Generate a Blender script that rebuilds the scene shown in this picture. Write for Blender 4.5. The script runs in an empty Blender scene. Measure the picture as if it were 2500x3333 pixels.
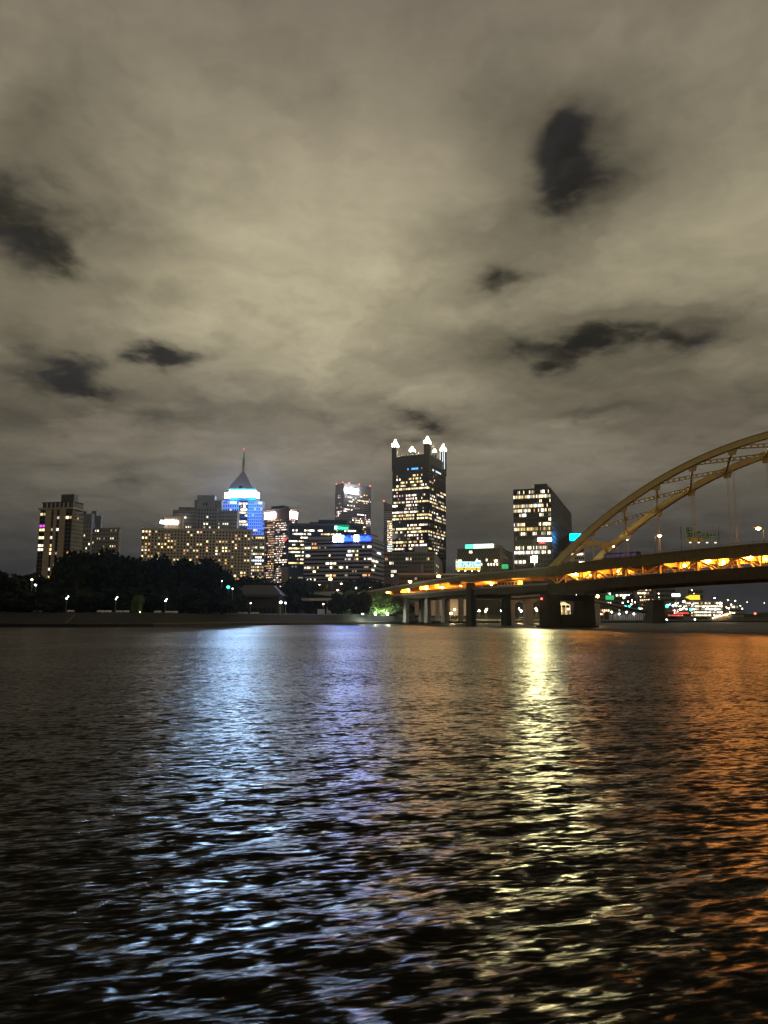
import bpy, math, random
from mathutils import Vector, Matrix, Euler
R = random.Random(7)
rad = math.radians
S = bpy.context.scene
C = S.collection

# ------------------------------------------------------------------ camera
F = 2407.0
CZ = 5.0
PITCH = math.atan(336.5 / F)
ROLL = 0.006
cam_d = bpy.data.cameras.new('camera')
cam = bpy.data.objects.new('camera', cam_d)
C.objects.link(cam)
cam_d.sensor_fit = 'VERTICAL'
cam_d.sensor_height = 36.0
cam_d.lens = 36.0 * F / 3333.0
cam_d.clip_start = 0.1
cam_d.clip_end = 12000
CR = Matrix.Rotation(math.pi / 2 + PITCH, 3, 'X') @ Matrix.Rotation(ROLL, 3, 'Z')
cam.matrix_world = Matrix.Translation((0, 0, CZ)) @ CR.to_4x4()
S.camera = cam

# ------------------------------------------------------------------ view
S.view_settings.view_transform = 'Standard'
S.view_settings.look = 'None'
S.view_settings.gamma = 1
S.view_settings.use_curve_mapping = False
S.view_settings.exposure = 0.0
S.cycles.use_denoising = True
S.cycles.max_bounces = 5
S.cycles.diffuse_bounces = 2
S.cycles.glossy_bounces = 3
S.cycles.transmission_bounces = 2
S.cycles.sample_clamp_indirect = 6.0
S.cycles.sample_clamp_direct = 0.0
S.cycles.use_light_tree = True
S.cycles.caustics_reflective = False
S.cycles.caustics_refractive = False


def ray(px, py):
    """world direction of a picture point of the photograph"""
    return CR @ Vector(((px - 1250) / F, -(py - 1666.5) / F, -1.0))


def P(px, py, D):
    d = ray(px, py)
    s = D / d.y
    return Vector((d.x * s, D, CZ + d.z * s))


def Xat(px, D, z):
    """x so that the point (x, D, z) is seen at picture column px"""
    Ct = CR.transposed()
    b = Ct @ Vector((0, D, z - CZ))
    a = Ct @ Vector((1, 0, 0))
    k = (px - 1250) / F
    # (b.x + a.x t) = -k (b.z + a.z t)
    return -(b.x + k * b.z) / (a.x + k * a.z)


def pxof(v):
    q = CR.transposed() @ (Vector(v) - Vector((0, 0, CZ)))
    return 1250 + F * q.x / -q.z, 1666.5 - F * q.y / -q.z


# ------------------------------------------------------------------ sky (world)
W = bpy.data.worlds.new('World')
S.world = W
W.use_nodes = True
nt = W.node_tree
nt.nodes.clear()


class NT:
    def __init__(s, tree):
        s.t = tree

    def n(s, kind, **kw):
        o = s.t.nodes.new(kind)
        for k, v in kw.items():
            setattr(o, k, v)
        return o

    def put(s, sock, v):
        if isinstance(v, bpy.types.NodeSocket):
            s.t.links.new(v, sock)
        elif v is not None:
            sock.default_value = v

    def m(s, op, a=None, b=None, c=None, clamp=False):
        o = s.n('ShaderNodeMath', operation=op, use_clamp=clamp)
        for i, v in enumerate((a, b, c)):
            s.put(o.inputs[i], v)
        return o.outputs[0]

    def v(s, op, a=None, b=None, scale=None):
        o = s.n('ShaderNodeVectorMath', operation=op)
        s.put(o.inputs[0], a)
        s.put(o.inputs[1], b)
        if scale is not None:
            s.put(o.inputs['Scale'], scale)
        return o.outputs['Value'] if op in ('LENGTH', 'DOT_PRODUCT') else o.outputs[0]

    def noise(s, vec, scale, detail=4, rough=0.5, dist=0.0, dims='3D'):
        o = s.n('ShaderNodeTexNoise', noise_dimensions=dims)
        s.put(o.inputs['Vector'], vec)
        o.inputs['Scale'].default_value = scale
        o.inputs['Detail'].default_value = detail
        o.inputs['Roughness'].default_value = rough
        o.inputs['Distortion'].default_value = dist
        return o

    def ramp(s, fac, stops, interp='LINEAR'):
        o = s.n('ShaderNodeValToRGB')
        cr = o.color_ramp
        cr.interpolation = interp
        while len(cr.elements) > 1:
            cr.elements.remove(cr.elements[-1])
        for i, (p, c) in enumerate(stops):
            e = cr.elements[0] if i == 0 else cr.elements.new(p)
            e.position = p
            e.color = (c[0], c[1], c[2], 1)
        s.put(o.inputs[0], fac)
        return o.outputs[0]

    def mix(s, fac, a, b, blend='MIX'):
        o = s.n('ShaderNodeMix', data_type='RGBA', blend_type=blend)
        s.put(o.inputs[0], fac)
        s.put(o.inputs[6], a)
        s.put(o.inputs[7], b)
        return o.outputs[2]


def lin(r, g, b):
    f = lambda c: (c / 255 / 12.92) if c <= 10.3 else ((c / 255 + 0.055) / 1.055) ** 2.4
    return (f(r), f(g), f(b), 1)


k = NT(nt)
tc = k.n('ShaderNodeTexCoord').outputs['Generated']
sep = k.n('ShaderNodeSeparateXYZ')
k.put(sep.inputs[0], tc)
dx, dy, dz = sep.outputs
el0 = k.m('ARCSINE', dz)
az0 = k.m('ARCTAN2', dx, dy)
# the cloud deck seen in perspective: flat layer coordinates
zz = k.m('ADD', k.m('MAXIMUM', dz, 0.0), 0.16)
cx = k.m('DIVIDE', dx, zz)
cy = k.m('DIVIDE', dy, zz)
cmb = k.n('ShaderNodeCombineXYZ')
k.put(cmb.inputs[0], cx)
k.put(cmb.inputs[1], cy)
k.put(cmb.inputs[2], 3.7)
deck = cmb.outputs[0]
n_big = k.noise(deck, 0.75, 3, 0.5, 0.15).outputs['Fac']
n_mid = k.noise(deck, 2.1, 5, 0.5, 0.3).outputs['Fac']
n_wc = k.noise(deck, 1.9, 5, 0.55, 0.0).outputs['Color']
n_wf = k.noise(deck, 6.5, 4, 0.6, 0.0).outputs['Color']
sw = k.n('ShaderNodeSeparateXYZ')
k.put(sw.inputs[0], k.v('SUBTRACT', n_wc, (0.5, 0.5, 0.5)))
sf = k.n('ShaderNodeSeparateXYZ')
k.put(sf.inputs[0], k.v('SUBTRACT', n_wf, (0.5, 0.5, 0.5)))
az = k.m('ADD', k.m('MULTIPLY_ADD', sw.outputs[0], 0.26, az0), k.m('MULTIPLY', sf.outputs[0], 0.07))
el = k.m('ADD', k.m('MULTIPLY_ADD', sw.outputs[1], 0.15, el0), k.m('MULTIPLY', sf.outputs[1], 0.05))


def azel(px, py):
    d = ray(px, py).normalized()
    return math.atan2(d.x, d.y), math.asin(d.z)


def blob(px, py, rx, ry, s, A=az, E=el, wide=False):
    a, e = azel(px, py)
    ra, re = rx / F, ry / F
    u = k.m('MULTIPLY', k.m('SUBTRACT', A, a), 1 / ra)
    w = k.m('MULTIPLY', k.m('SUBTRACT', E, e), 1 / re)
    q = k.m('ADD', k.m('MULTIPLY', u, u), k.m('MULTIPLY', w, w))
    if wide:
        return (k.m('MULTIPLY', k.m('EXPONENT', k.m('MULTIPLY', q, -1.0)), s),
                k.m('MULTIPLY', k.m('EXPONENT', k.m('MULTIPLY', q, -.24)), min(s, 1.0)))
    return k.m('MULTIPLY', k.m('EXPONENT', k.m('MULTIPLY', q, -1.0)), s)


holes = [(20, 640, 250, 130, 1.15), (150, 800, 170, 80, .75), (125, 370, 60, 90, .45), (1860, 490, 200, 95, 1.2), (1780, 420, 110, 60, .6),
         (1800, 590, 110, 60, .6), (1720, 880, 90, 50, 1.15), (1800, 1160, 190, 55, 1.3), (1880, 1090, 120, 40, .7), (2120, 1130, 200, 50, 1.0), (1780, 1220, 70, 30, .7),
         (2230, 1040, 110, 30, .6), (260, 1240, 170, 55, 1.1), (370, 1320, 170, 35, .95), (560, 1185, 130, 34, 1.25),
         (450, 700, 130, 50, .45), (1340, 1355, 110, 34, 1.2), (1990, 1330, 260, 38, .7), (440, 1580, 60, 22, .5),
         (1500, 735, 90, 35, .35), (0, 1180, 120, 160, .55), (2400, 1380, 200, 45, .5), (170, 1530, 90, 18, .35)]
acc = None
for h in holes:
    b, wd_ = blob(*h, wide=True)
    acc = b if acc is None else k.m('ADD', acc, b)
    thin = wd_ if h is holes[0] else k.m('ADD', thin, wd_)
# a few more gaps elsewhere come from the same cloud noise
extra = k.m('MULTIPLY', k.m('SUBTRACT', n_big, 0.60, clamp=True), 2.2)
acc = k.m('ADD', acc, extra)
bil = k.v('ADD', deck, k.v('SCALE', k.v('SUBTRACT', n_wc, (0.5, 0.5, 0.5)), None, 1.5))
n_bil = k.noise(bil, 1.25, 5, 0.55, 0.0).outputs['Fac']
rag = k.noise(bil, 2.6, 6, 0.6, 0.4).outputs['Fac']
acc = k.m('MULTIPLY', acc, k.m('MULTIPLY_ADD', k.m('SUBTRACT', rag, 0.5), 2.0, 1.12, clamp=False))
n_fine = k.noise(deck, 4.2, 6, 0.62, 0.2).outputs['Fac']
acc = k.m('ADD', acc, k.m('MULTIPLY', k.m('SUBTRACT', n_mid, 0.5), 0.5))
acc = k.m('ADD', acc, k.m('MULTIPLY', k.m('SUBTRACT', n_fine, 0.5), 0.8))
gap = k.n('ShaderNodeMapRange', interpolation_type='SMOOTHSTEP')
k.put(gap.inputs[0], acc)
gap.inputs[1].default_value = 0.12
gap.inputs[2].default_value = 1.6
# brightness of the cloud underside lit by the city: brightest above downtown, dimmer low down and away
grad = k.ramp(k.m('MULTIPLY', k.m('MAXIMUM', el0, 0.0), 1 / 1.2), [
    (0.0, lin(40, 45, 54)), (0.03, lin(50, 51, 56)), (0.08, lin(68, 66, 63)), (0.13, lin(94, 89, 79)),
    (0.20, lin(124, 116, 100)), (0.27, lin(148, 139, 116)), (0.36, lin(154, 145, 120)), (0.48, lin(142, 133, 112)),
    (0.62, lin(124, 115, 100)), (1.0, lin(112, 104, 90))])
glow = blob(1020, 1080, 900, 620, 1.0, az0, el0)
bright = k.m('MULTIPLY_ADD', glow, 0.42, 0.92)
lump = k.m('MULTIPLY_ADD', k.m('SUBTRACT', n_bil, 0.48), 1.9, 1.0)
lump2 = k.m('MULTIPLY_ADD', k.m('SUBTRACT', n_big, 0.5), 1.0, 1.0)
dimmer = k.m('SUBTRACT', 1.0, k.m('MULTIPLY', k.m('MINIMUM', thin, 1.0), 0.46))
finel = k.m('MULTIPLY_ADD', k.m('SUBTRACT', n_fine, 0.5), 0.35, 1.0)
cloud = k.v('SCALE', grad, None, k.m('MULTIPLY', k.m('MULTIPLY', dimmer, finel), k.m('MULTIPLY', bright, k.m('MULTIPLY', lump, lump2))))
sky = k.n('ShaderNodeTexSky', sky_type='NISHITA')
sky.sun_disc = False
sky.sun_elevation = rad(-6)
sky.sun_rotation = rad(200)
wisp = k.m('MULTIPLY_ADD', k.m('SUBTRACT', rag, 0.45, clamp=True), 0.06, 0.006)
wv = k.n('ShaderNodeCombineXYZ')
for i_, f_ in enumerate((1.0, 1.0, 1.08)):
    k.put(wv.inputs[i_], k.m('MULTIPLY', wisp, f_))
night = k.v('ADD', k.v('SCALE', sky.outputs[0], None, 0.05), wv.outputs[0])
mixc = k.mix(k.m('MULTIPLY', gap.outputs[0], 0.93), cloud, night)
bg = k.n('ShaderNodeBackground')
k.put(bg.inputs[0], mixc)
bg.inputs[1].default_value = 1.0
out = k.n('ShaderNodeOutputWorld')
nt.links.new(bg.outputs[0], out.inputs[0])
W.cycles.sampling_method = 'MANUAL'
W.cycles.sample_map_resolution = 512

# ------------------------------------------------------------------ materials
M = {}


def mat(name, col, rough=0.7, spec=0.3, metal=0.0, var=0.18, vscale=0.6, emit=None, es=0.0, sample=True, bump=0.0):
    m = bpy.data.materials.new(name)
    m.use_nodes = True
    t = m.node_tree
    kk = NT(t)
    b = t.nodes['Principled BSDF']
    b.inputs['Roughness'].default_value = rough
    b.inputs['Specular IOR Level'].default_value = spec
    b.inputs['Metallic'].default_value = metal
    b.inputs['Base Color'].default_value = (*col, 1)
    if var > 0 and emit is None:
        g = kk.n('ShaderNodeNewGeometry').outputs['Position']
        nz = kk.noise(g, vscale, 5, 0.6)
        f = kk.m('MULTIPLY_ADD', kk.m('SUBTRACT', nz.outputs['Fac'], 0.5), var * 4, 1.0)
        kk.put(b.inputs['Base Color'], kk.v('SCALE', (col[0], col[1], col[2]), None, f))
        if bump > 0:
            bp = kk.n('ShaderNodeBump')
            bp.inputs['Strength'].default_value = bump
            bp.inputs['Distance'].default_value = 0.1
            kk.put(bp.inputs['Height'], nz.outputs['Fac'])
            kk.put(b.inputs['Normal'], bp.outputs[0])
    if emit is not None:
        b.inputs['Emission Color'].default_value = (*emit, 1)
        b.inputs['Emission Strength'].default_value = es
        m.cycles.emission_sampling = 'AUTO' if sample else 'NONE'
    M[name] = m
    return m


mat('tan_stone', (.42, .34, .25), .8)
mat('grey_stone', (.33, .31, .28), .85, vscale=.15)
mat('grey_stone_dark', (.22, .215, .2), .85, vscale=.15)
mat('hotel_stone', (.55, .46, .34), .85)
mat('pale_stone', (.5, .48, .43), .85)
mat('white_panel', (.75, .77, .8), .6, var=.05)
mat('dark_clad', (.06, .056, .053), .45, .5)
mat('brown_clad', (.19, .155, .14), .5, .4)
mat('red_granite', (.2, .11, .09), .6)
mat('band_clad', (.30, .29, .29), .5)
mat('blue_tint_clad', (.3, .34, .42), .5)  # cladding tinted blue, with the blue light put into the colour
mat('green_glass', (.02, .035, .032), .15, .8, var=.05)
mat('dark_glass', (.010, .011, .013), .35, .25, var=.05)
mat('black_glass', (.02, .022, .024), .18, .7, var=.05)
mat('steel_grey', (.3, .3, .3), .5, .5, .3)
mat('slate', (.055, .055, .06), .7)
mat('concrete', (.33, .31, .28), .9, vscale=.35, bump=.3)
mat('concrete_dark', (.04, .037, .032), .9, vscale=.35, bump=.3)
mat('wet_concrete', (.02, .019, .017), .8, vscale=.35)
mat('path_stone', (.11, .10, .085), .9, vscale=.3, bump=.2)
mat('bank_stone', (.022, .02, .017), .9, vscale=.25, bump=.3)
mat('asphalt', (.05, .05, .05), .9)
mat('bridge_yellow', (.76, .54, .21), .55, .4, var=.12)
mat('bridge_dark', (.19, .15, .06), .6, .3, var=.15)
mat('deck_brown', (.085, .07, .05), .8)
mat('pole_grey', (.25, .25, .24), .5)
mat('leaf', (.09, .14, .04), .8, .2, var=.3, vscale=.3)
mat('leaf_dark', (.02, .028, .016), .9, .1, var=.3, vscale=.3)  # darker copy of leaf for unlit trees; night shade put into the colour
mat('bark', (.05, .04, .03), .9)
mat('grass', (.035, .05, .02), .95, var=.3)
mat('earth', (.05, .045, .035), .95, var=.3)
mat('white_paint', (.75, .75, .73), .6, var=.05)
mat('sign_green', (.01, .22, .1), .5, var=.0)
mat('sign_yellow', (.7, .5, .03), .5, var=.0)
mat('car_white', (.7, .7, .7), .3, .5, var=0)
mat('car_dark', (.05, .05, .08), .3, .5, var=0)
mat('car_red', (.3, .03, .03), .3, .5, var=0)
mat('tyre', (.02, .02, .02), .8, var=0)


def emis(name, col, s, sample=False):
    return mat(name, (.02, .02, .02), .6, .2, emit=col, es=s, sample=sample)


emis('w_warm', (1, .68, .27), 1.5)
emis('w_yellow', (1, .76, .36), 2.6)
emis('w_cream', (1, .86, .6), 2.8)
emis('w_white', (1, .93, .84), 3.6)
emis('w_pink', (1, .68, .62), 2.2)
emis('w_orange', (1, .48, .2), 1.2)
emis('w_dim', (1, .8, .5), .35)
emis('w_cool', (.72, .86, 1), 2.6)
emis('bus_window', (.5, .3, .8), .12)
emis('w_magenta', (.75, .08, .85), 1.5)
emis('w_blue', (.07, .35, 1), 3.0)
emis('w_green', (.1, 1, .55), 2.2)
VAR = {}
for nm_, c_, s_ in (('w_warm', (1, .68, .27), 1.5), ('w_yellow', (1, .76, .36), 2.6), ('w_cream', (1, .86, .6), 2.8), ('w_white', (1, .93, .84), 3.6), ('w_pink', (1, .68, .62), 2.2)):
    VAR[nm_] = [nm_]
    for j_, (k1, k2) in enumerate(((.22, .95), (.5, 1.05), (.7, .9), (1.5, 1.0))):
        emis(nm_ + '_%d' % j_, (1, min(1, c_[1] * k2), min(1, c_[2] * k2 * k2)), s_ * k1)
        VAR[nm_].append(nm_ + '_%d' % j_)
# real light sources
emis('sodium', (1, .34, .045), 1150, True)
emis('sodium_far', (1, .45, .1), 150, True)
emis('sodium_dim', (1, .42, .1), 14, True)
emis('plaza_light', (1, .74, .36), 500, True)
emis('park_light', (.86, 1, .80), 800, True)
emis('lamp_white', (.85, .97, 1), 22, True)
emis('lamp_warm', (1, .8, .45), 24, True)
emis('flood_yellow', (1, .96, .48), 3200, True)
emis('crown_white', (.36, .60, 1), 850, True)
emis('crown_cyan', (.05, .62, .8), 1.5)
emis('spire_white', (1, .80, .42), 380, True)
emis('sign_white', (.72, .84, 1), 500, True)
emis('sign_box', (1, .97, .9), 50, True)
emis('sign_cyan', (.0, .36, 1), 25, True)
emis('sign_citizens', (.0, .42, .2), .8, True)
emis('crown_blue', (.0008, .0036, 1), 120, True)
emis('crown_icy', (.28, .46, 1), 420, True)
emis('red_light', (1, .06, .04), 12, True)
emis('red_beacon', (1, .1, .06), 5)
emis('teal_light', (.05, .9, .75), 6)
emis('text_red', (1, .05, .06), 2.5)
emis('sign_lit_green', (.12, .72, .62), .9)
emis('sign_lit_yellow', (1, .62, .06), 1.1)
emis('sign_lit_lime', (.06, .8, .25), .7)
emis('sign_lit_white', (.8, .95, 1), 2.5)
emis('roof_lime', (.8, 1, .75), 3.0, True)
emis('sign_gold', (1, .75, .05), 1.2)


# ------------------------------------------------------------------ helpers
ORG = {}


def link(o, parent):
    C.objects.link(o)
    if parent is not None:
        o.parent = parent


def tag(o, label=None, cat=None, group=None, kind=None):
    if label:
        o['label'] = label
    if cat:
        o['category'] = cat
    if group:
        o['group'] = group
    if kind:
        o['kind'] = kind
    return o


def empty(name, loc, label, cat, group=None):
    o = bpy.data.objects.new(name, None)
    o.location = loc
    o.empty_display_size = 1
    C.objects.link(o)
    ORG[o.name] = Vector(loc)
    return tag(o, label, cat, group)


class MB:
    def __init__(s):
        s.v = []
        s.f = []

    def quad(s, a, b, c, d):
        i = len(s.v)
        s.v += [tuple(a), tuple(b), tuple(c), tuple(d)]
        s.f.append((i, i + 1, i + 2, i + 3))

    def hexa(s, p):
        """8 corners: 0-3 bottom loop, 4-7 top loop"""
        i = len(s.v)
        s.v += [tuple(q) for q in p]
        s.f += [tuple(i + j for j in q) for q in
                ((3, 2, 1, 0), (4, 5, 6, 7), (0, 1, 5, 4), (1, 2, 6, 5), (2, 3, 7, 6), (3, 0, 4, 7))]
        return s

    def box(s, x0, x1, y0, y1, z0, z1):
        return s.hexa([(x0, y0, z0), (x1, y0, z0), (x1, y1, z0), (x0, y1, z0),
                       (x0, y0, z1), (x1, y0, z1), (x1, y1, z1), (x0, y1, z1)])

    def obox(s, o, u, n, a0, a1, b0, b1, z0, z1):
        """box in a local frame: u along, n across; o an (x, y) origin"""
        q = []
        for z in (z0, z1):
            for (a, b) in ((a0, b0), (a1, b0), (a1, b1), (a0, b1)):
                q.append((o[0] + u[0] * a + n[0] * b, o[1] + u[1] * a + n[1] * b, z))
        return s.hexa(q)

    def bar(s, p, q, w, h, up=(0, 0, 1)):
        p = Vector(p)
        q = Vector(q)
        d = (q - p).normalized()
        up = Vector(up)
        if abs(d.dot(up)) > .98:
            up = Vector((1, 0, 0))
        sd = d.cross(up).normalized()
        up = sd.cross(d).normalized()
        c = []
        for e in (p, q):
            for (a, b) in ((-1, -1), (1, -1), (1, 1), (-1, 1)):
                c.append(e + sd * a * w / 2 + up * b * h / 2)
        return s.hexa(c)

    def tube(s, pts, rads, n=8, cap=True):
        pts = [Vector(p) for p in pts]
        i0 = len(s.v)
        for j, p in enumerate(pts):
            d = (pts[min(j + 1, len(pts) - 1)] - pts[max(j - 1, 0)]).normalized()
            a = d.cross(Vector((0, 0, 1)))
            if a.length < .05:
                a = Vector((1, 0, 0))
            a.normalize()
            b = d.cross(a)
            for t in range(n):
                g = 2 * math.pi * t / n
                s.v.append(tuple(p + (a * math.cos(g) + b * math.sin(g)) * rads[j]))
        for j in range(len(pts) - 1):
            for t in range(n):
                A = i0 + j * n + t
                B = i0 + j * n + (t + 1) % n
                s.f.append((A, B, B + n, A + n))
        if cap:
            s.f.append(tuple(i0 + t for t in range(n)))
            s.f.append(tuple(i0 + (len(pts) - 1) * n + t for t in reversed(range(n))))
        return s

    def ball(s, c, r, sz=1.0, n=10, m=6):
        c = Vector(c)
        i0 = len(s.v)
        for j in range(1, m):
            a = math.pi * j / m
            for t in range(n):
                g = 2 * math.pi * t / n
                s.v.append((c.x + r * math.sin(a) * math.cos(g), c.y + r * math.sin(a) * math.sin(g),
                            c.z + r * sz * math.cos(a)))
        s.v.append((c.x, c.y, c.z + r * sz))
        s.v.append((c.x, c.y, c.z - r * sz))
        T, B = len(s.v) - 2, len(s.v) - 1
        for j in range(m - 2):
            for t in range(n):
                A = i0 + j * n + t
                Bq = i0 + j * n + (t + 1) % n
                s.f.append((A, A + n, Bq + n, Bq))
        for t in range(n):
            s.f.append((T, i0 + t, i0 + (t + 1) % n))
            s.f.append((B, i0 + (m - 2) * n + (t + 1) % n, i0 + (m - 2) * n + t))
        return s

    def prism(s, poly, z0, z1):
        i = len(s.v)
        n = len(poly)
        s.v += [(p[0], p[1], z0) for p in poly] + [(p[0], p[1], z1) for p in poly]
        s.f.append(tuple(i + t for t in reversed(range(n))))
        s.f.append(tuple(i + n + t for t in range(n)))
        for t in range(n):
            s.f.append((i + t, i + (t + 1) % n, i + n + (t + 1) % n, i + n + t))
        return s

    def mesh(s, name, m):
        me = bpy.data.meshes.new(name)
        me.from_pydata(s.v, [], s.f)
        me.materials.append(M[m] if isinstance(m, str) else m)
        me.update()
        return me

    def build(s, name, m, parent=None, kind=None, label=None, smooth=False):
        """world coordinates; hangs under parent"""
        if not s.v:
            return None
        org = Vector((0, 0, 0))
        if parent is not None:
            org = ORG.get(parent.name, Vector((0, 0, 0)))
        me = s.mesh(name, m)
        o = bpy.data.objects.new(name, me)
        link(o, parent)
        o.location = -org
        ORG[o.name] = Vector((0, 0, 0))
        if parent is None:
            pass
        if smooth:
            me.polygons.foreach_set('use_smooth', [True] * len(me.polygons))
        if kind:
            o['kind'] = kind
        if label:
            o['label'] = label
        return o


def place(me, name, loc, rz, parent):
    o = bpy.data.objects.new(name, me)
    o.location = Vector(loc) - (ORG.get(parent.name, Vector((0, 0, 0))) if parent else Vector((0, 0, 0)))
    o.rotation_euler = (0, 0, rz)
    link(o, parent)
    return o


def text(body, name, m, parent, loc, u, size, depth=.3, width=None):
    """upright lettering along the horizontal direction u, facing the river; loc = lower left corner"""
    cu = bpy.data.curves.new(name, 'FONT')
    cu.body = body
    cu.size = size
    cu.extrude = depth / 2
    cu.resolution_u = 2
    cu.offset = size * .012
    cu.materials.append(M[m])
    t_ = bpy.data.objects.new(name, cu)
    C.objects.link(t_)
    bpy.context.view_layer.update()
    me = bpy.data.meshes.new_from_object(t_)
    bpy.data.objects.remove(t_)
    me.materials.clear()
    me.materials.append(M[m])
    o = bpy.data.objects.new(name, me)
    link(o, parent)
    o.location = Vector(loc) - ORG.get(parent.name, Vector((0, 0, 0)))
    o.rotation_euler = (math.pi / 2, 0, math.atan2(u[1], u[0]))
    if width:
        wd = max(v.co.x for v in me.vertices) - min(v.co.x for v in me.vertices)
        o.scale = (width / wd, 1, 1)
    return o


BZ = 5.6     # level of the city ground


class Plan:
    """rectangular building seen with a near corner at picture column cx, its left face reaching xL, right face xR"""
    def __init__(s, cx, ytop, D, xL, xR, ang=12, depth=None, zref=None):
        a = rad(ang)
        s.a = a
        s.z1 = P(cx, ytop, D).z
        zr = (s.z1 + BZ) / 2 if zref is None else zref
        s.c = Vector((Xat(cx, D, zr), D))
        s.dl = Vector((-math.cos(a), math.sin(a)))
        s.dr = Vector((math.sin(a), math.cos(a)))

        def solve(d, px):
            lo, hi = 0, 300
            for _ in range(50):
                mid = (lo + hi) / 2
                q = s.c + d * mid
                g = pxof((q.x, q.y, zr))[0]
                if (g > px) == (d is s.dl):
                    lo = mid
                else:
                    hi = mid
            return lo
        s.wl = solve(s.dl, xL)
        s.wr = depth if depth is not None else solve(s.dr, xR)
        s.ctr = s.c + s.dl * s.wl / 2 + s.dr * s.wr / 2

    def zpx(s, y, px=None, D=None):
        D = D or s.c.y
        if px is None:
            px = pxof((s.c.x, s.c.y, s.z1))[0]
        return P(px, y, D).z

    def left(s):
        o = s.c + s.dl * s.wl
        return o, -s.dl, Vector((-math.sin(s.a), -math.cos(s.a))), s.wl

    def right(s):
        return s.c.copy(), s.dr, Vector((math.cos(s.a), -math.sin(s.a))), s.wr

    def mass(s, mb, z0, z1, l0=0., l1=1., r0=0., r1=1., grow=0.):
        """box over a fraction of the plan (l along the left face from the corner, r along the right face)"""
        o = s.c
        return mb.obox(o, s.dl, s.dr, l0 * s.wl - grow, l1 * s.wl + grow, r0 * s.wr - grow, r1 * s.wr + grow, z0, z1)


LITMAX = 300


def facade(parent, face, z0, z1, nc, nr, fw=.6, fh=.55, lit=None, wall='grey_stone', dark='dark_glass', rec=.4,
           u0=0., u1=1., mull=True, budget=None, rowmap=None, dark_build=True, name='facade_frame', litname='window'):
    """relief grid of piers and spandrels in front of the mass, a pane in every opening"""
    o, u, n, Wd = face
    A0, A1 = u0 * Wd, u1 * Wd
    cw = (A1 - A0) / nc
    ch = (z1 - z0) / nr
    g = MB()
    pw = cw * (1 - fw)
    ph = ch * (1 - fh)
    for r in range(nr + 1):
        zc = z1 - r * ch
        za = max(zc - ph / 2, z0)
        zb = min(zc + ph / 2, z1)
        if zb - za > .02:
            g.obox(o, u, n, A0, A1, 0, rec, za, zb)
    if mull:
        for c in range(nc + 1):
            ac = A0 + c * cw
            g.obox(o, u, n, max(ac - pw / 2, A0 - .01), min(ac + pw / 2, A1 + .01), 0, rec + .06, z0 - .01, z1 + .01)
    g.build(name, wall, parent)
    rz = math.atan2(u[1], u[0])
    ww, wh = cw * fw, ch * fh
    if not mull:
        ww = cw * fw
    cache = {}
    rest = {}
    cnt = 0
    D = MB()
    cells = []
    for r in range(nr):
        for c in range(nc):
            mk = lit(r, c) if lit else None
            if mk in VAR:
                mk = R.choice(VAR[mk])
            cells.append((r, c, mk))
    litc = [q for q in cells if q[2]]
    R.shuffle(litc)
    limit = LITMAX if budget is None else budget
    for (r, c, mk) in litc:
        zc = z1 - (r + .5) * ch
        ac = A0 + (c + .5) * cw
        if cnt < limit:
            if mk not in cache:
                b = MB().box(-ww / 2, ww / 2, -.14, -.02, -wh / 2, wh / 2)
                cache[mk] = b.mesh('window_' + mk, mk)
            loc = (o.x + u.x * ac, o.y + u.y * ac, zc)
            place(cache[mk], litname, loc, rz, parent)
            cnt += 1
        else:
            rest.setdefault(mk, MB()).obox(o, u, n, ac - ww / 2, ac + ww / 2, .02, .14, zc - wh / 2, zc + wh / 2)
    for mk, b in rest.items():
        b.build('lit_windows', mk, parent, kind='stuff')
    if dark_build:
        for (r, c, mk) in cells:
            if not mk:
                zc = z1 - (r + .5) * ch
                ac = A0 + (c + .5) * cw
                D.obox(o, u, n, ac - ww / 2, ac + ww / 2, .02, .1, zc - wh / 2, zc + wh / 2)
        D.build('dark_windows', dark, parent, kind='stuff')
    return cnt


def rows(spec, nc, base=0.0, basecol=('w_dim',)):
    """spec: {row: [(a, b, prob, colours)]} with a, b as fractions of the width"""
    tab = {}
    for r, runs in spec.items():
        for (a, b, p, cols) in runs:
            cols = cols if isinstance(cols, tuple) else (cols,)
            for c in range(nc):
                x = (c + .5) / nc
                if a <= x <= b and R.random() < p:
                    tab[(r, c)] = R.choice(cols)

    def f(r, c):
        if (r, c) in tab:
            return tab[(r, c)]
        if R.random() < base:
            return R.choice(basecol)
        return None
    return f


def randrows(nr, nc, pr, cols, run=.6, solid=.85, base=.03):
    spec = {}
    for r in range(nr):
        if R.random() < pr:
            a = R.random() * (1 - run)
            spec[r] = [(a, a + run * (0.5 + R.random()), solid, cols)]
            if R.random() < .4:
                a = R.random()
                spec[r].append((a, a + .2, .8, cols))
    return rows(spec, nc, base, cols)


WARM = ('w_warm', 'w_yellow', 'w_cream')

# ------------------------------------------------------------------ river
import numpy as np


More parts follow.
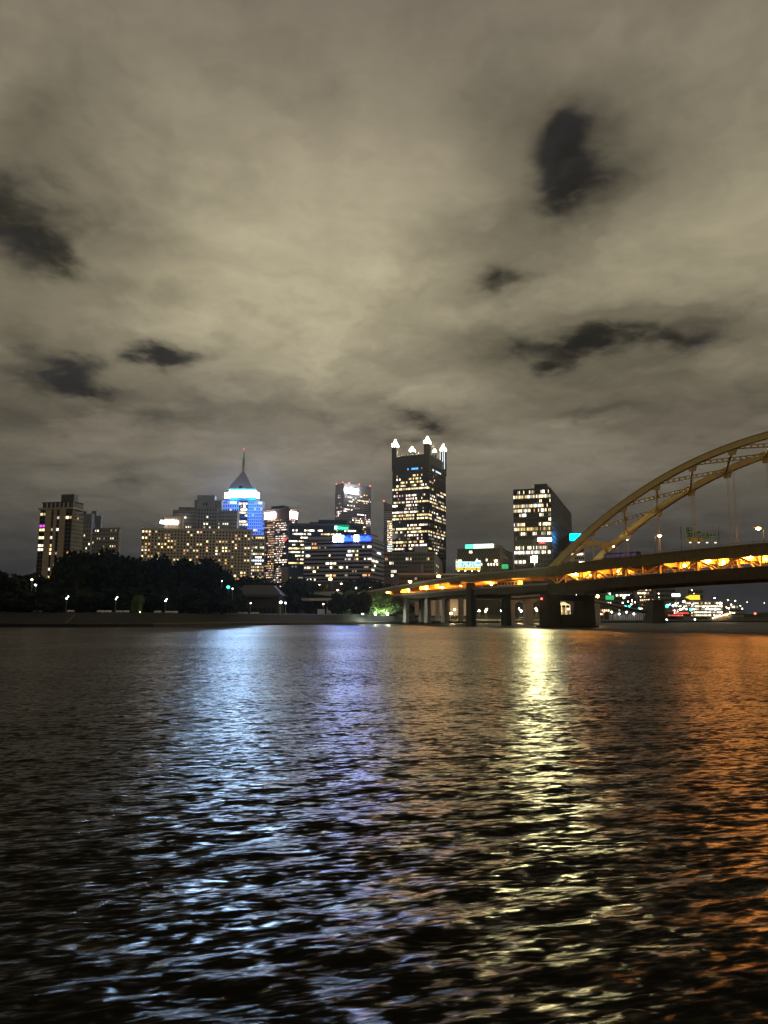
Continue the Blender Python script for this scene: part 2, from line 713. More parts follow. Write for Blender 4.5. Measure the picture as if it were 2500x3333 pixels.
def water_material():
    m = bpy.data.materials.new('river_water')
    m.use_nodes = True
    t = m.node_tree
    t.nodes.clear()
    q = NT(t)
    geo = q.n('ShaderNodeNewGeometry')
    pos = geo.outputs['Position']
    mp = q.n('ShaderNodeMapping')
    mp.inputs['Rotation'].default_value = (0, 0, rad(-14))
    q.put(mp.inputs['Vector'], pos)
    base = mp.outputs[0]
    # ripples: three sizes, long along the crest, each gives a slope along the crest and across it
    sl = []
    for (sx, sy, off, su, sv) in ((.035, .10, 47.0, .10, .30), (.22, .55, 3.1, .20, .36), (.95, 3.0, 11.0, .75, 1.15), (2.6, 8.0, 23.0, .8, 1.15)):
        w = q.n('ShaderNodeVectorMath', operation='MULTIPLY_ADD')
        q.put(w.inputs[0], base)
        w.inputs[1].default_value = (sx, sy, 1)
        w.inputs[2].default_value = (off, off * 2, off)
        nz = q.noise(w.outputs[0], 1.0, 2.0, .5, .35, '2D')
        c = q.v('SUBTRACT', nz.outputs['Color'], (.5, .5, .5))
        sl.append(q.v('MULTIPLY', c, (su, sv, 0)))
    s = q.v('ADD', q.v('ADD', sl[0], sl[1]), q.v('ADD', sl[2], sl[3]))
    # gusts: rougher and calmer patches
    gust = q.noise(pos, .035, 3, .5, 0, '2D').outputs['Fac']
    s = q.v('SCALE', s, None, q.m('MULTIPLY_ADD', gust, 1.3, .35))
    mp2 = q.n('ShaderNodeMapping')
    mp2.inputs['Rotation'].default_value = (0, 0, rad(14))
    q.put(mp2.inputs['Vector'], s)
    nrm = q.v('NORMALIZE', q.v('ADD', geo.outputs['Normal'], mp2.outputs[0]))
    gl = q.n('ShaderNodeBsdfGlossy')
    sy = q.n('ShaderNodeSeparateXYZ')
    q.put(sy.inputs[0], pos)
    rr_ = q.n('ShaderNodeMapRange')
    q.put(rr_.inputs[0], sy.outputs[1])
    rr_.inputs[1].default_value = 8
    rr_.inputs[2].default_value = 150
    rr_.inputs[3].default_value = .28
    rr_.inputs[4].default_value = .31
    q.put(gl.inputs['Roughness'], rr_.outputs[0])
    gl.inputs['Color'].default_value = (.46, .44, .41, 1)
    q.put(gl.inputs['Normal'], nrm)
    df = q.n('ShaderNodeBsdfDiffuse')
    df.inputs['Color'].default_value = (.010, .009, .006, 1)
    fr = q.n('ShaderNodeFresnel')
    fr.inputs['IOR'].default_value = 1.135
    q.put(fr.inputs['Normal'], nrm)
    mx = q.n('ShaderNodeMixShader')
    q.put(mx.inputs[0], fr.outputs[0])
    t.links.new(df.outputs[0], mx.inputs[1])
    t.links.new(gl.outputs[0], mx.inputs[2])
    o = q.n('ShaderNodeOutputMaterial')
    t.links.new(mx.outputs[0], o.inputs[0])
    return m


def build_water():
    ny, nx = 620, 380
    yy = 4.0 * (2600 / 4.0) ** (np.arange(ny) / (ny - 1))
    yy = np.concatenate([[-60, -30, -12, -3, 0, 2, 3], yy])
    ny = len(yy)
    ss = np.linspace(-1, 1, nx)
    Y = np.repeat(yy[:, None], nx, 1)
    X = ss[None, :] * (np.abs(Y) * 1.05 + 22)
    dyl = np.gradient(yy)[:, None]
    Z = np.zeros_like(X)
    g = np.random.RandomState(5)
    for i in range(64):
        lam = .5 * (4.0 / .5) ** g.rand() ** 1.3
        th = rad(90 + 14) + g.randn() * rad(24)
        kx, ky = math.cos(th) * 2 * math.pi / lam, math.sin(th) * 2 * math.pi / lam
        amp = .0030 * lam ** .3 * (.5 + g.rand())
        fade = np.clip(1.6 - 4.2 * dyl / lam, 0, 1)
        Z += amp * fade * np.sin(kx * X + ky * Y + g.rand() * 6.28)
    Z[Y < 1] *= .2
    v = np.stack([X, Y, Z], -1).reshape(-1, 3)
    i = np.arange(ny - 1)[:, None] * nx + np.arange(nx - 1)[None, :]
    f = np.stack([i, i + 1, i + nx + 1, i + nx], -1).reshape(-1, 4)
    me = bpy.data.meshes.new('river_water')
    me.vertices.add(len(v))
    me.vertices.foreach_set('co', v.astype(np.float32).ravel())
    me.loops.add(f.size)
    me.loops.foreach_set('vertex_index', f.astype(np.int32).ravel())
    me.polygons.add(len(f))
    me.polygons.foreach_set('loop_start', (np.arange(len(f)) * 4).astype(np.int32))
    me.polygons.foreach_set('use_smooth', np.ones(len(f), dtype=bool))
    me.update(calc_edges=True)
    me.validate()
    me.materials.append(water_material())
    o = bpy.data.objects.new('river_water', me)
    C.objects.link(o)
    tag(o, kind='structure')


build_water()

# ------------------------------------------------------------------ far bank
# (picture column, distance, height of the embankment top, depth of the lower plaza)
BANK = [(-1500, 215, 5.3, 10), (-300, 262, 5.3, 10), (250, 273, 5.3, 10), (500, 290, 5.3, 10), (750, 338, 5.2, 10),
        (1100, 401, 5.0, 10), (1280, 440, 4.6, 12), (1340, 458, 2.6, 60), (1520, 510, 2.6, 80), (1750, 590, 2.4, 80),
        (1960, 620, 2.2, 60), (2120, 650, 2.2, 60), (2350, 780, 3.0, 30), (2700, 900, 3, 30), (4200, 1200, 3, 30)]


def bank_pts(offs, zz):
    return [Vector((Xat(px, D, 0), D + o, z)) for (px, D, h, d), o, z in zip(BANK, offs, zz)]


def strip(mb, a, b):
    for i in range(len(a) - 1):
        mb.quad(a[i], a[i + 1], b[i + 1], b[i])


L0 = bank_pts([0] * 20, [-1] * 20)
L1 = bank_pts([0] * 20, [1.2] * 20)
L2 = bank_pts([-.15] * 20, [1.2] * 20)
L3 = bank_pts([-.15] * 20, [1.5] * 20)
L4 = bank_pts([1.4] * 20, [1.5] * 20)
L5 = bank_pts([14] * 20, [b[2] for b in BANK])
L6 = bank_pts([14 + b[3] for b in BANK], [b[2] for b in BANK])
L7 = bank_pts([30 + b[3] for b in BANK], [BZ] * 20)
L8 = [Vector((p.x * 9, 7000, BZ)) for p in L7]
w = MB()
strip(w, L0, L1)
w.build('river_wall', 'wet_concrete', None, kind='structure')
w = MB()
strip(w, L1, L2)
strip(w, L2, L3)
strip(w, L3, L4)
w.build('river_path', 'path_stone', None, kind='structure')
w = MB()
strip(w, L4, L5)
w.build('embankment', 'bank_stone', None, kind='structure')
w = MB()
strip(w, L5, L6)
w.build('pavement', 'path_stone', None, kind='structure')
w = MB()
strip(w, L6, L7)
strip(w, L7, L8)
w.build('ground', 'grass', None, kind='structure')
# riverbed / wide ground sheet below everything, out to the horizon
w = MB()
w.quad((-9000, -200, -1.6), (9000, -200, -1.6), (9000, 9000, -1.6), (-9000, 9000, -1.6))
w.build('riverbed', 'earth', None, kind='structure')


def bank_at(px):
    """distance and top height of the embankment at a picture column"""
    for a, b in zip(BANK, BANK[1:]):
        if a[0] <= px <= b[0]:
            t = (px - a[0]) / (b[0] - a[0])
            return a[1] + (b[1] - a[1]) * t, a[2] + (b[2] - a[2]) * t
    return BANK[-1][1], 3


# ------------------------------------------------------------------ buildings
def building(name, cx, ytop, D, xL, xR, ang, label, cat='building', depth=None, wall='grey_stone', inset=True, zb=BZ,
             group=None):
    p = Plan(cx, ytop, D, xL, xR, ang, depth)
    e = empty(name, (p.ctr.x, p.ctr.y, zb), label, cat, group)
    mb = MB()
    p.mass(mb, zb - .5, p.z1)
    mb.build('wall', wall, e)
    p.e = e
    return p


def roofbox(p, name, y, l0, l1, r0, r1, m, zlow=None, px=None):
    """box standing on the roof whose top reaches picture row y"""
    D = p.c.y + r0 * p.wr * math.cos(p.a) + l0 * p.wl * math.sin(p.a)
    z = p.zpx(y, D=D)
    mb = MB()
    p.mass(mb, zlow or p.z1 - .01, z, l0, l1, r0, r1)
    return mb.build(name, m, p.e), z


# --- tan banded tower at the far left
p = building('apartment_tower', 226, 1652, 560, 121, 262, 14,
             'tan apartment tower with pale vertical bands, dark rooftop box and a magenta window', wall='dark_clad')
f = p.left()
zt = p.z1
zb_ = p.zpx(1885)
bands = [(.0, .19, 'g'), (.19, .375, 't'), (.375, .445, 'g'), (.445, .54, 't'), (.54, .63, 'g'), (.63, .81, 't'), (.81, 1, 'g')]
litd = {0: {0: 'w_yellow', 3: 'w_magenta', 4: 'w_yellow', 6: 'w_yellow', 8: 'w_cream', 9: 'w_pink', 16: 'w_cool'},
        2: {4: 'w_cream', 6: 'w_pink', 8: 'w_warm', 9: 'w_yellow', 10: 'w_yellow', 14: 'w_white', 16: 'w_warm'},
        4: {1: 'w_white', 4: 'w_cool', 10: 'w_dim', 13: 'w_cream'},
        6: {1: 'w_yellow', 10: 'w_orange', 13: 'w_cool'}}
for i, (a, b, kd) in enumerate(bands):
    mb = MB()
    if kd == 't':
        mb.obox(f[0], f[1], f[2], a * f[3], b * f[3], 0, 1.1, BZ, zt - 1.2)
        mb.build('stone_band', 'tan_stone', p.e)
    else:
        ncc = 2 if b - a > .15 else 1
        dd = litd[i]
        facade(p.e, f, zb_, zt - 3, ncc, 17, .86, .62, (lambda dd: lambda r, c: dd.get(r) if (ncc == 1 or r not in (0, 10) or c == 1 or r == 0) else None)(dd),
               'dark_clad', u0=a, u1=b, rec=.35)
mb = MB()
p.mass(mb, zt - 1.2, zt + .3, grow=1.3)
mb.build('cornice', 'tan_stone', p.e)
_, z2 = roofbox(p, 'top_storey', 1634, .0, .95, .02, .95, 'dark_clad')
for i in range(6):
    mb = MB()
    mb.obox(f[0], f[1], f[2], (.2 + .13 * i) * f[3], (.225 + .13 * i) * f[3], .2, 1.0, zt + .3, z2 - .3)
    mb.build('roof_post', 'pale_stone', p.e)
mb = MB()
p.mass(mb, z2, z2 + .5, -.02, .98, 0, .97)
mb.build('roof_slab', 'slate', p.e)
roofbox(p, 'rooftop_box', 1608, .05, .45, .2, .6, 'dark_clad', z2 + .5)
facade(p.e, p.right(), zb_, zt - 3, 7, 17, .5, .5, rows({1: [(.3, .5, .5, 'w_warm')], 10: [(.6, 1, .4, 'w_cream')], 7: [(.5, .8, .3, 'w_dim')]}, 7),
       'grey_stone')
mb = MB()


# --- stepped grey office behind it
p = building('stepped_office', 290, 1704, 640, 240, 301, 12, 'grey stepped office block between the tan tower and the low grey block', wall='grey_stone_dark')
facade(p.e, p.left(), p.zpx(1820), p.z1 - 1, 6, 8, .5, .45,
       rows({1: [(.0, .2, 0, 'w_dim')], 2: [(.2, 1, .35, 'w_cream')], 4: [(0, 1, .25, 'w_cream')], 5: [(.3, 1, .3, 'w_cream')], 6: [(.6, .9, 1, 'w_cream')], 7: [(0, .3, .5, 'w_yellow')]}, 6), 'grey_stone')
_, z2 = roofbox(p, 'upper_block', 1672, .05, .95, .1, .95, 'grey_stone_dark')
roofbox(p, 'rooftop_box', 1662, .5, .8, .3, .7, 'slate', z2)
p = building('dark_slab_block', 321, 1678, 700, 287, 326, 12, 'dark windowless slab with a small lift tower behind the low grey block', wall='grey_stone_dark')
roofbox(p, 'lift_tower', 1663, .5, 1, .1, .6, 'grey_stone_dark')
# --- low grey block with paired windows
p = building('low_office', 381, 1717, 610, 294, 385, 10, 'low grey office block with paired white windows above the trees', wall='grey_stone_dark')
facade(p.e, p.left(), p.zpx(1810), p.z1 - .8, 12, 7, .5, .42,
       rows({0: [(.1, .28, .9, 'w_cream'), (.7, .95, .3, 'w_dim')], 2: [(.15, .32, .9, 'w_cream'), (.4, .55, .8, 'w_dim'), (.66, .85, 1, 'w_cream')],
             4: [(.4, .6, .6, 'w_dim'), (.66, .95, 1, 'w_yellow')], 6: [(.2, 1, .7, WARM)], 3: [(0, .08, 1, 'w_yellow')]}, 12), 'grey_stone')
facade(p.e, p.right(), p.zpx(1810), p.z1 - .8, 2, 7, .4, .4, None, 'pale_stone')

# --- long hotel slab with the square window grid
p = building('hotel', 812, 1727, 560, 455, 818, -4, 'long tan hotel slab with a square grid of windows and scattered lit rooms', wall='dark_clad')
f = p.left()
spec = {0: [(0, .09, .95, 'w_cream'), (.13, .155, 1, 'w_white'), (.49, .52, 1, 'w_yellow')],
        1: [(.15, .3, .3, 'w_dim'), (.43, .46, 1, 'w_yellow'), (.84, .88, 1, 'w_orange'), (.94, .97, 1, 'w_yellow')],
        2: [(0, .06, 1, 'w_yellow'), (.15, .28, .5, 'w_dim'), (.85, .87, 1, 'w_yellow')],
        3: [(.24, .27, 1, 'w_yellow'), (.3, .36, .9, 'w_warm'), (.66, .78, .55, WARM), (.58, .61, 1, 'w_yellow')],
        4: [(.06, .1, 1, 'w_orange'), (.14, .24, .8, 'w_yellow'), (.4, .43, 1, 'w_yellow'), (.51, .55, 1, 'w_yellow'), (.84, .87, 1, 'w_orange')],
        5: [(0, .05, .9, 'w_yellow'), (.25, .28, 1, 'w_warm'), (.58, .63, .7, 'w_dim'), (.67, .72, 1, 'w_warm'), (.75, .8, .9, 'w_yellow'), (.84, .87, 1, 'w_yellow'), (.95, 1, 1, 'w_yellow')],
        6: [(0, .06, .8, 'w_cream'), (.3, .32, 1, 'w_warm'), (.4, .42, 1, 'w_warm'), (.51, .54, 1, 'w_yellow'), (.67, .7, 1, 'w_yellow'), (.75, .82, 1, 'w_yellow')],
        7: [(.02, .05, 1, 'w_yellow'), (.15, .18, 1, 'w_warm'), (.67, .7, .8, 'w_cool'), (.95, .98, 1, 'w_yellow')],
        8: [(0, .02, 1, 'w_yellow'), (.05, .17, .6, 'w_warm'), (.49, .52, 1, 'w_orange')],
        9: [(.05, .07, 1, 'w_yellow'), (.16, .18, 1, 'w_yellow'), (.3, .34, .9, 'w_yellow'), (.43, .46, 1, 'w_warm'), (.52, .55, 1, 'w_yellow'), (.66, .72, .8, 'w_orange'), (.93, 1, .9, 'w_yellow')],
        11: [(.76, .8, .7, 'w_warm')], 13: [(.8, .83, 1, 'w_yellow'), (.92, 1, .7, 'w_yellow')], 14: [(.92, .96, 1, 'w_orange')],
        15: [(.86, .9, 1, 'w_orange')]}
facade(p.e, f, p.zpx(1900, px=805), p.z1 - .6, 34, 17, .52, .55, rows(spec, 34, .09, ('w_warm', 'w_dim', 'w_yellow', 'w_orange')), 'hotel_stone', rec=.35)
mb = MB()
p.mass(mb, p.z1 - .6, p.z1 + .8, grow=.8)
mb.build('cornice', 'hotel_stone', p.e)
hz = p.z1 + .8
mb = MB()
p.mass(mb, hz, P(560, 1684, 566).z, .635, .80, .05, .6)
mb.build('penthouse', 'tan_stone', p.e)
a_, b_ = P(529, 1706, 560), P(586, 1697, 560)
mb = MB()
o_ = f[0]
ua = (Xat(529, 562, 70) - f[0].x)
ub = (Xat(585, 562, 70) - f[0].x)
for i in range(7):
    w0 = ua + (ub - ua) * i / 7
    q = MB()
    q.obox(f[0], f[1], f[2], w0 + .2, w0 + (ub - ua) / 7 - .2, -.9, -.2, a_.z, b_.z)
    q.build('lit_bay', 'sign_box', p.e)
q = MB()
q.ball(P(557, 1689, 559), 1.2)
q.build('roof_lamp', 'sign_box', p.e)
q = MB()
for i in range(16):
    x = R.random() * .45
    q.obox(f[0], f[1], f[2], x * f[3], x * f[3] + .25, -2, -1.7, hz, hz + 1 + R.random() * 1.6)
q.build('roof_vent', 'slate', p.e)

# --- grey stepped stone building behind the hotel
p = building('setback_stone_building', 768, 1662, 730, 556, 775, -3, 'grey stone setback building with a tall central block behind the hotel', wall='grey_stone_dark')
f = p.left()
facade(p.e, f, p.zpx(1735), p.z1 - .8, 30, 6, .42, .45,
       rows({0: [(.0, .05, 0, 'w_dim')], 2: [(.1, .22, .55, 'w_cream')], 3: [(.42, .52, .9, 'w_cream'), (.64, .86, .85, 'w_cream')],
             4: [(.2, .3, .7, 'w_cream'), (.43, .58, .7, 'w_cream'), (.64, .72, 1, 'w_cream')], 5: [(.14, .34, .8, 'w_cream'), (.85, .95, .8, 'w_cream')]}, 30), 'grey_stone')
roofbox(p, 'setback_block', 1652, .38, .92, .1, .8, 'grey_stone_dark')
_, z2 = roofbox(p, 'shoulder_block', 1629, .26, .68, .15, .8, 'grey_stone_dark')
_, z3 = roofbox(p, 'central_block', 1613, .37, .64, .1, .85, 'grey_stone')
mb = MB()
p.mass(mb, p.zpx(1736), p.zpx(1655), .3, .62, -.12, .1)
mb.build('front_block', 'grey_stone_dark', p.e)
fo = f[0] + p.dr * (-.12 * p.wr)
fo2 = f[0] + p.dr * (.1 * p.wr)
facade(p.e, (fo, f[1], f[2], f[3]), p.zpx(1735), p.zpx(1657), 7, 7, .45, .5, rows({2: [(.4, .6, 1, 'w_cream')], 4: [(.3, .7, .8, 'w_cream')], 5: [(.3, .8, .8, 'w_cream')]}, 7), 'grey_stone', u0=.39, u1=.69, rec=.3)
mb = MB()
for q_ in (.455, .50):
    for e_ in (0, .013):
        mb.obox(fo2, f[1], f[2], (q_ + e_) * f[3], (q_ + e_ + .009) * f[3], .02, .2, p.zpx(1647.5), p.zpx(1636))
mb.build('dark_windows', 'dark_glass', p.e)
q = MB()
for (xx, yy, w_, h_) in ((588, 1688, 10, 9), (602, 1688, 7, 8)):
    a = P(xx, yy, 727)
    b = P(xx + w_, yy - h_ + 4, 727)
    q.box(a.x, b.x, 723, 723.4, a.z, b.z)
q.build('window', 'w_white', p.e)

# --- pale office wing at the hotel's right end
p = building('pale_office', 858, 1742, 600, 813, 861, -3, 'pale narrow office block with lit white storeys against the hotel end', wall='grey_stone_dark')
spec = {i: [(0, 1, .3, WARM)] for i in range(15)}
for r_ in (0, 3, 5, 9, 10, 12, 13):
    spec[r_] = [(0, 1, .9, WARM)]
spec[6] = [(.4, .8, 1, 'w_white')]
spec[7] = [(0, 1, .9, 'w_cool')]
spec[8] = [(.4, .9, 1, 'w_white')]
facade(p.e, p.left(), p.zpx(1905), p.z1 - .8, 6, 15, .7, .5, rows(spec, 6), 'pale_stone')

# --- blue-lit tower with pyramid roof and mast
D0 = 860
e = empty('pyramid_tower', (Xat(790, D0 + 15, 6), D0 + 15, BZ), 'blue lit stone tower with grey pyramid roof and tall red tipped mast', 'skyscraper')
x0 = lambda px, y, D=D0: P(px, y, D)


def pbox(px0, px1, yt, yb, D=D0, dep=16, mb=None):
    a = P((px0), (yt + yb) / 2, D)
    b = P((px1), (yt + yb) / 2, D)
    mb = mb or MB()
    mb.box(a.x, b.x, D, D + dep, P((px0 + px1) / 2, yb, D).z, P((px0 + px1) / 2, yt, D).z)
    return mb, (Vector((a.x, D)), Vector((1, 0)), Vector((0, -1)), b.x - a.x), P(px0, yb, D).z, P(px0, yt, D).z


mb = MB()
for (a, b, yt, yb, nc, nr, D, dp) in ((725, 777, 1627, 1700, 7, 6, 860, 16), (806, 853, 1629, 1750, 7, 12, 860, 16), (719, 727, 1634, 1665, 2, 3, 864, 12),
                                  (762, 776, 1660, 1712, 2, 5, 861, 8), (845, 860, 1700, 1755, 2, 3, 863, 10)):
    m1, fc, zb1, zt1 = pbox(a, b, yt, yb, D, dp)
    m1.build('blue_lit_wing', 'blue_tint_clad', e)
    facade(e, fc, zb1, zt1 - 1, nc, nr, .5, .5, rows({0: [(.3, 1, .6, 'w_white')], 2: [(.4, 1, .5, 'w_white')], 4: [(.2, .4, .6, 'w_white')], 9: [(.5, .7, .6, 'w_cream')]} if b < 800 or nr > 8 else {}, nc),
           'white_panel', rec=.4)
m1, fc, zb1, zt1 = pbox(773, 808, 1612, 1760, 862, 18)
m1.build('centre_bay', 'dark_clad', e)
facade(e, fc, P(790, 1712, 861).z, P(790, 1634, 861).z, 8, 8, .85, .55,
       rows({0: [(.05, .95, .9, 'w_cream')], 1: [(.2, .8, .6, 'w_cream')], 2: [(.3, .95, .8, 'w_white')], 3: [(0, 1, 1, 'w_yellow')], 4: [(.6, 1, .8, 'w_yellow')], 6: [(.1, .9, .7, 'w_cream')], 7: [(0, 1, 1, 'w_yellow')]}, 8), 'dark_clad')
# crown
m1, fc, zb1, zt1 = pbox(747, 834, 1594, 1628, 859, 26)
m1.build('crown', 'white_panel', e)
q = MB()
for i in range(9):
    a = 757 + i * 8.2
    g = P(a, 1604, 857.5)
    h = P(a + 7.2, 1604, 857.5)
    q = MB()
    yt = 1600 if 1 < i < 7 else 1603
    q.box(g.x, h.x, 857.2, 858.4, P(a, 1616, 857.5).z, P(a, yt, 857.5).z)
    q.build('crown_light', 'crown_white', e)
for (a, b) in ((732, 747), (835, 843)):
    m1, fc, zb1, zt1 = pbox(a, b, 1604, 1625, 858, 8)
    m1.build('corner_turret', 'white_panel', e)
    m1, fc, zb1, zt1 = pbox(a + 1, b - 1, 1605, 1620, 857, .8)
    m1.build('corner_light', 'crown_white', e)
q, fc, zb1, zt1 = pbox(749, 832, 1590.5, 1597, 858.2, .6)
q.build('cyan_band', 'crown_cyan', e)
q, fc, zb1, zt1 = pbox(748, 774, 1618, 1627, 858.2, .6)
q.build('cyan_band', 'crown_cyan', e)
q, fc, zb1, zt1 = pbox(806, 833, 1619, 1628, 858.2, .6)
q.build('cyan_band', 'crown_cyan', e)
g, h = P(746, 1617, 857.5), P(836, 1617, 857.5)
MB().box(g.x, h.x, 855.4, 859, g.z - 1.2, g.z - .5).build('spill_ledge', 'white_panel', e)  # ledge added to keep the crown light off the wings below
for (a_, b_) in ((731, 748), (834, 844)):
    g, h = P(a_, 1621, 857), P(b_, 1621, 857)
    MB().box(g.x, h.x, 855, 858, g.z - 1.0, g.z - .4).build('spill_ledge', 'white_panel', e)  # same added light block under the corner lights
# pyramid roof: four planes with ribs
cxp = P(790.5, 1560, 872)
hw = (P(833, 1590, 859).x - P(748, 1590, 859).x) / 2
zb1, zt1 = P(790, 1592, 859).z, P(790, 1536, 872).z
cX, cY = cxp.x, 859 + hw
base = [(cX - hw, cY - hw, zb1), (cX + hw, cY - hw, zb1), (cX + hw, cY + hw, zb1), (cX - hw, cY + hw, zb1)]
q = MB()
i0 = len(q.v)
q.v += base
q.v += [(cX + sx * 1.6, cY + sy * 1.6, zt1) for sx, sy in ((-1, -1), (1, -1), (1, 1), (-1, 1))]
q.f += [(0, 1, 5, 4), (1, 2, 6, 5), (2, 3, 7, 6), (3, 0, 4, 7), (4, 5, 6, 7), (3, 2, 1, 0)]
q.build('roof', 'steel_grey', e)
q = MB()
q.hexa([(cX - 2.2, cY - hw - .3, zb1), (cX + 2.2, cY - hw - .3, zb1), (cX + 2.2, cY - hw + 2, zb1), (cX - 2.2, cY - hw + 2, zb1),
        (cX - 1, cY - 2.3, zt1 - 3), (cX + 1, cY - 2.3, zt1 - 3), (cX + 1, cY - 1, zt1 - 3), (cX - 1, cY - 1, zt1 - 3)])
q.build('roof_rib', 'slate', e)
zm0, zm1, zm2 = zt1, P(790, 1495, 880).z, P(790, 1467, 880).z
q = MB().tube([(cX, cY, zm0 - 1), (cX, cY, zm0 + 2), (cX, cY, zm1)], [1.0, 1.0, .9], 10)
q.build('mast', 'steel_grey', e)
q = MB()
for i in range(7):
    z = zm0 + (zm1 - zm0) * (.28 + .1 * i)
    q.tube([(cX, cY, z), (cX, cY, z + .8)], [2.2 - .06 * i] * 2, 12)
q.build('mast_ring', 'steel_grey', e)
q = MB().tube([(cX, cY, zm1), (cX, cY, zm2)], [1.1, .5], 8)
q.build('mast_tip', 'pale_stone', e)
q = MB().ball((cX, cY, zm2 + .5), .7)
q.build('beacon', 'red_beacon', e)
FAP = (cX, cY, zb1)

# --- white-topped striped tower
p = building('striped_tower', 939, 1656, 720, 857, 964, 30, 'tall brown tower with white lit roof panels and bright striped storeys', wall='red_granite')
f = p.left()
f2 = p.right()


def stripes(nr, p_full, cols):
    s = {}
    for r in range(nr):
        q = R.random()
        if q < p_full:
            a = R.random() * .2
            s[r] = [(a, .75 + R.random() * .25, .9, cols)]
        else:
            s[r] = [(R.random() * .5, .5 + R.random() * .5, .5, cols)]
    return s


zb1 = p.zpx(1912)
facade(p.e, f, zb1, p.zpx(1687), 22, 30, .82, .36, rows(stripes(30, .45, ('w_pink', 'w_orange', 'w_warm', 'w_dim')), 22), 'red_granite', rec=.5, mull=False, budget=220)
facade(p.e, f2, zb1, p.zpx(1687), 7, 30, .82, .5, rows(stripes(30, .35, ('w_cream', 'w_pink')), 7), 'dark_clad', mull=False, budget=60)
mb = MB()
p.mass(mb, p.z1, p.z1 + 1.2, grow=1.0)
mb.build('roof_edge', 'steel_grey', p.e)
_, z2 = roofbox(p, 'rooftop_box', 1645, .3, .8, .2, .9, 'slate', p.z1 + 1.2)
for (o, u, n, wd, a, b) in ((*f, .02, .44), (*f2, .05, .95)):
    q = MB()
    q.obox(o, u, n, a * wd, b * wd, .3, .8, p.z1 - 8.5, p.z1 - 2.5)
    q.build('roof_light_panel', 'sign_box', p.e)
# bright projecting bay
mb = MB()
p.mass(mb, BZ, p.z1 - 12, .0, .55, -.08, .001)
mb.build('front_bay', 'dark_clad', p.e)
ff = (f[0] - p.dr * .08 * p.wr, f[1], f[2], f[3])
facade(p.e, ff, zb1, p.z1 - 13, 14, 30, .84, .4, rows(stripes(30, .7, ('w_pink', 'w_cream', 'w_pink', 'w_dim')), 14), 'dark_clad', u0=.45, u1=1, mull=False, budget=290)
q = MB()
a = P(925, 1755, 712)
for (dx_, dz_) in ((0, 0), (2.2, 0), (1.1, -1.2), (1.1, 0)):
    q.ball((a.x + dx_, a.y - 8, a.z - 1 + dz_), 1.15)
q.build('heart_sign', 'text_red', p.e)
# pale low block in front
p = building('pale_block', 934, 1850, 610, 914, 936, 10, 'small pale windowless block at the foot of the striped tower', wall='tan_stone')
mb = MB(); p.mass(mb, p.z1, p.z1 + .8, grow=.5); mb.build('parapet', 'pale_stone', p.e)

# --- dark green glass office with green name sign
p = building('green_glass_office', 1180, 1712, 640, 938, 1190, -3, 'dark green glass office with an illuminated green name sign near its roof', wall='green_glass')
f = p.left()
fr = lambda x: (x - 938) / (1180 - 938)
W3 = ('w_white', 'w_cream')
spec = {0: [(.05, .14, .4, W3), (.2, .35, .6, W3), (.38, .46, 1, 'w_white'), (.6, .8, .2, W3), (.8, .9, 1, W3)],
        1: [(0, .3, .55, W3), (.44, .58, 1, 'w_yellow'), (.6, .7, .8, 'w_white')],
        2: [(.15, .35, .9, W3)], 3: [(0, .21, .9, W3)], 4: [(0, .21, .8, W3)], 5: [(0, .21, 1, 'w_yellow')], 6: [(0, .21, .95, 'w_cream')],
        7: [(.08, .21, 1, 'w_cream')], 8: [(.12, .21, .4, W3)], 9: [(0, .2, .95, 'w_yellow')], 10: [(.05, .2, .3, 'w_dim')], 13: [(0, .2, .4, 'w_dim')]}
facade(p.e, f, p.zpx(1900), p.zpx(1723), 44, 15, .8, .4, rows(spec, 44), 'green_glass', 'green_glass', rec=.25, mull=False)
_, z2 = roofbox(p, 'rooftop_box', 1693, .22, .64, .2, .9, 'green_glass')
roofbox(p, 'plant_room', 1700, .64, .77, .2, .8, 'slate')
mb = MB(); p.mass(mb, p.z1, p.z1 + 1.6, grow=.2); mb.build('parapet', 'dark_clad', p.e)
a = P(1091, 1723.5, 636)
b = P(1134, 1711, 636)
q = MB()
q.box(a.x - 1, b.x + .6, 637, 637.5, a.z - .4, b.z + .6)
q.build('sign_backing', 'sign_citizens', p.e)
q = MB()
q.box(a.x - .6, a.x + 1.6, 636.6, 636.95, a.z + .3, b.z - .1)
q.build('sign_logo', 'w_cool', p.e)
text('Citizens', 'sign_lettering', 'w_green', p.e, (a.x + 2.1, 636.7, a.z + .35), (1, 0), 3.6, .4, b.x - a.x - 2.6)
q = MB()
for i in range(9):
    q.tube([P(1090 + i * 7, 1690, 655), P(1090 + i * 7, 1684 - (i % 3), 655)], [.1, .1], 5)
q.build('aerial', 'pole_grey', p.e)

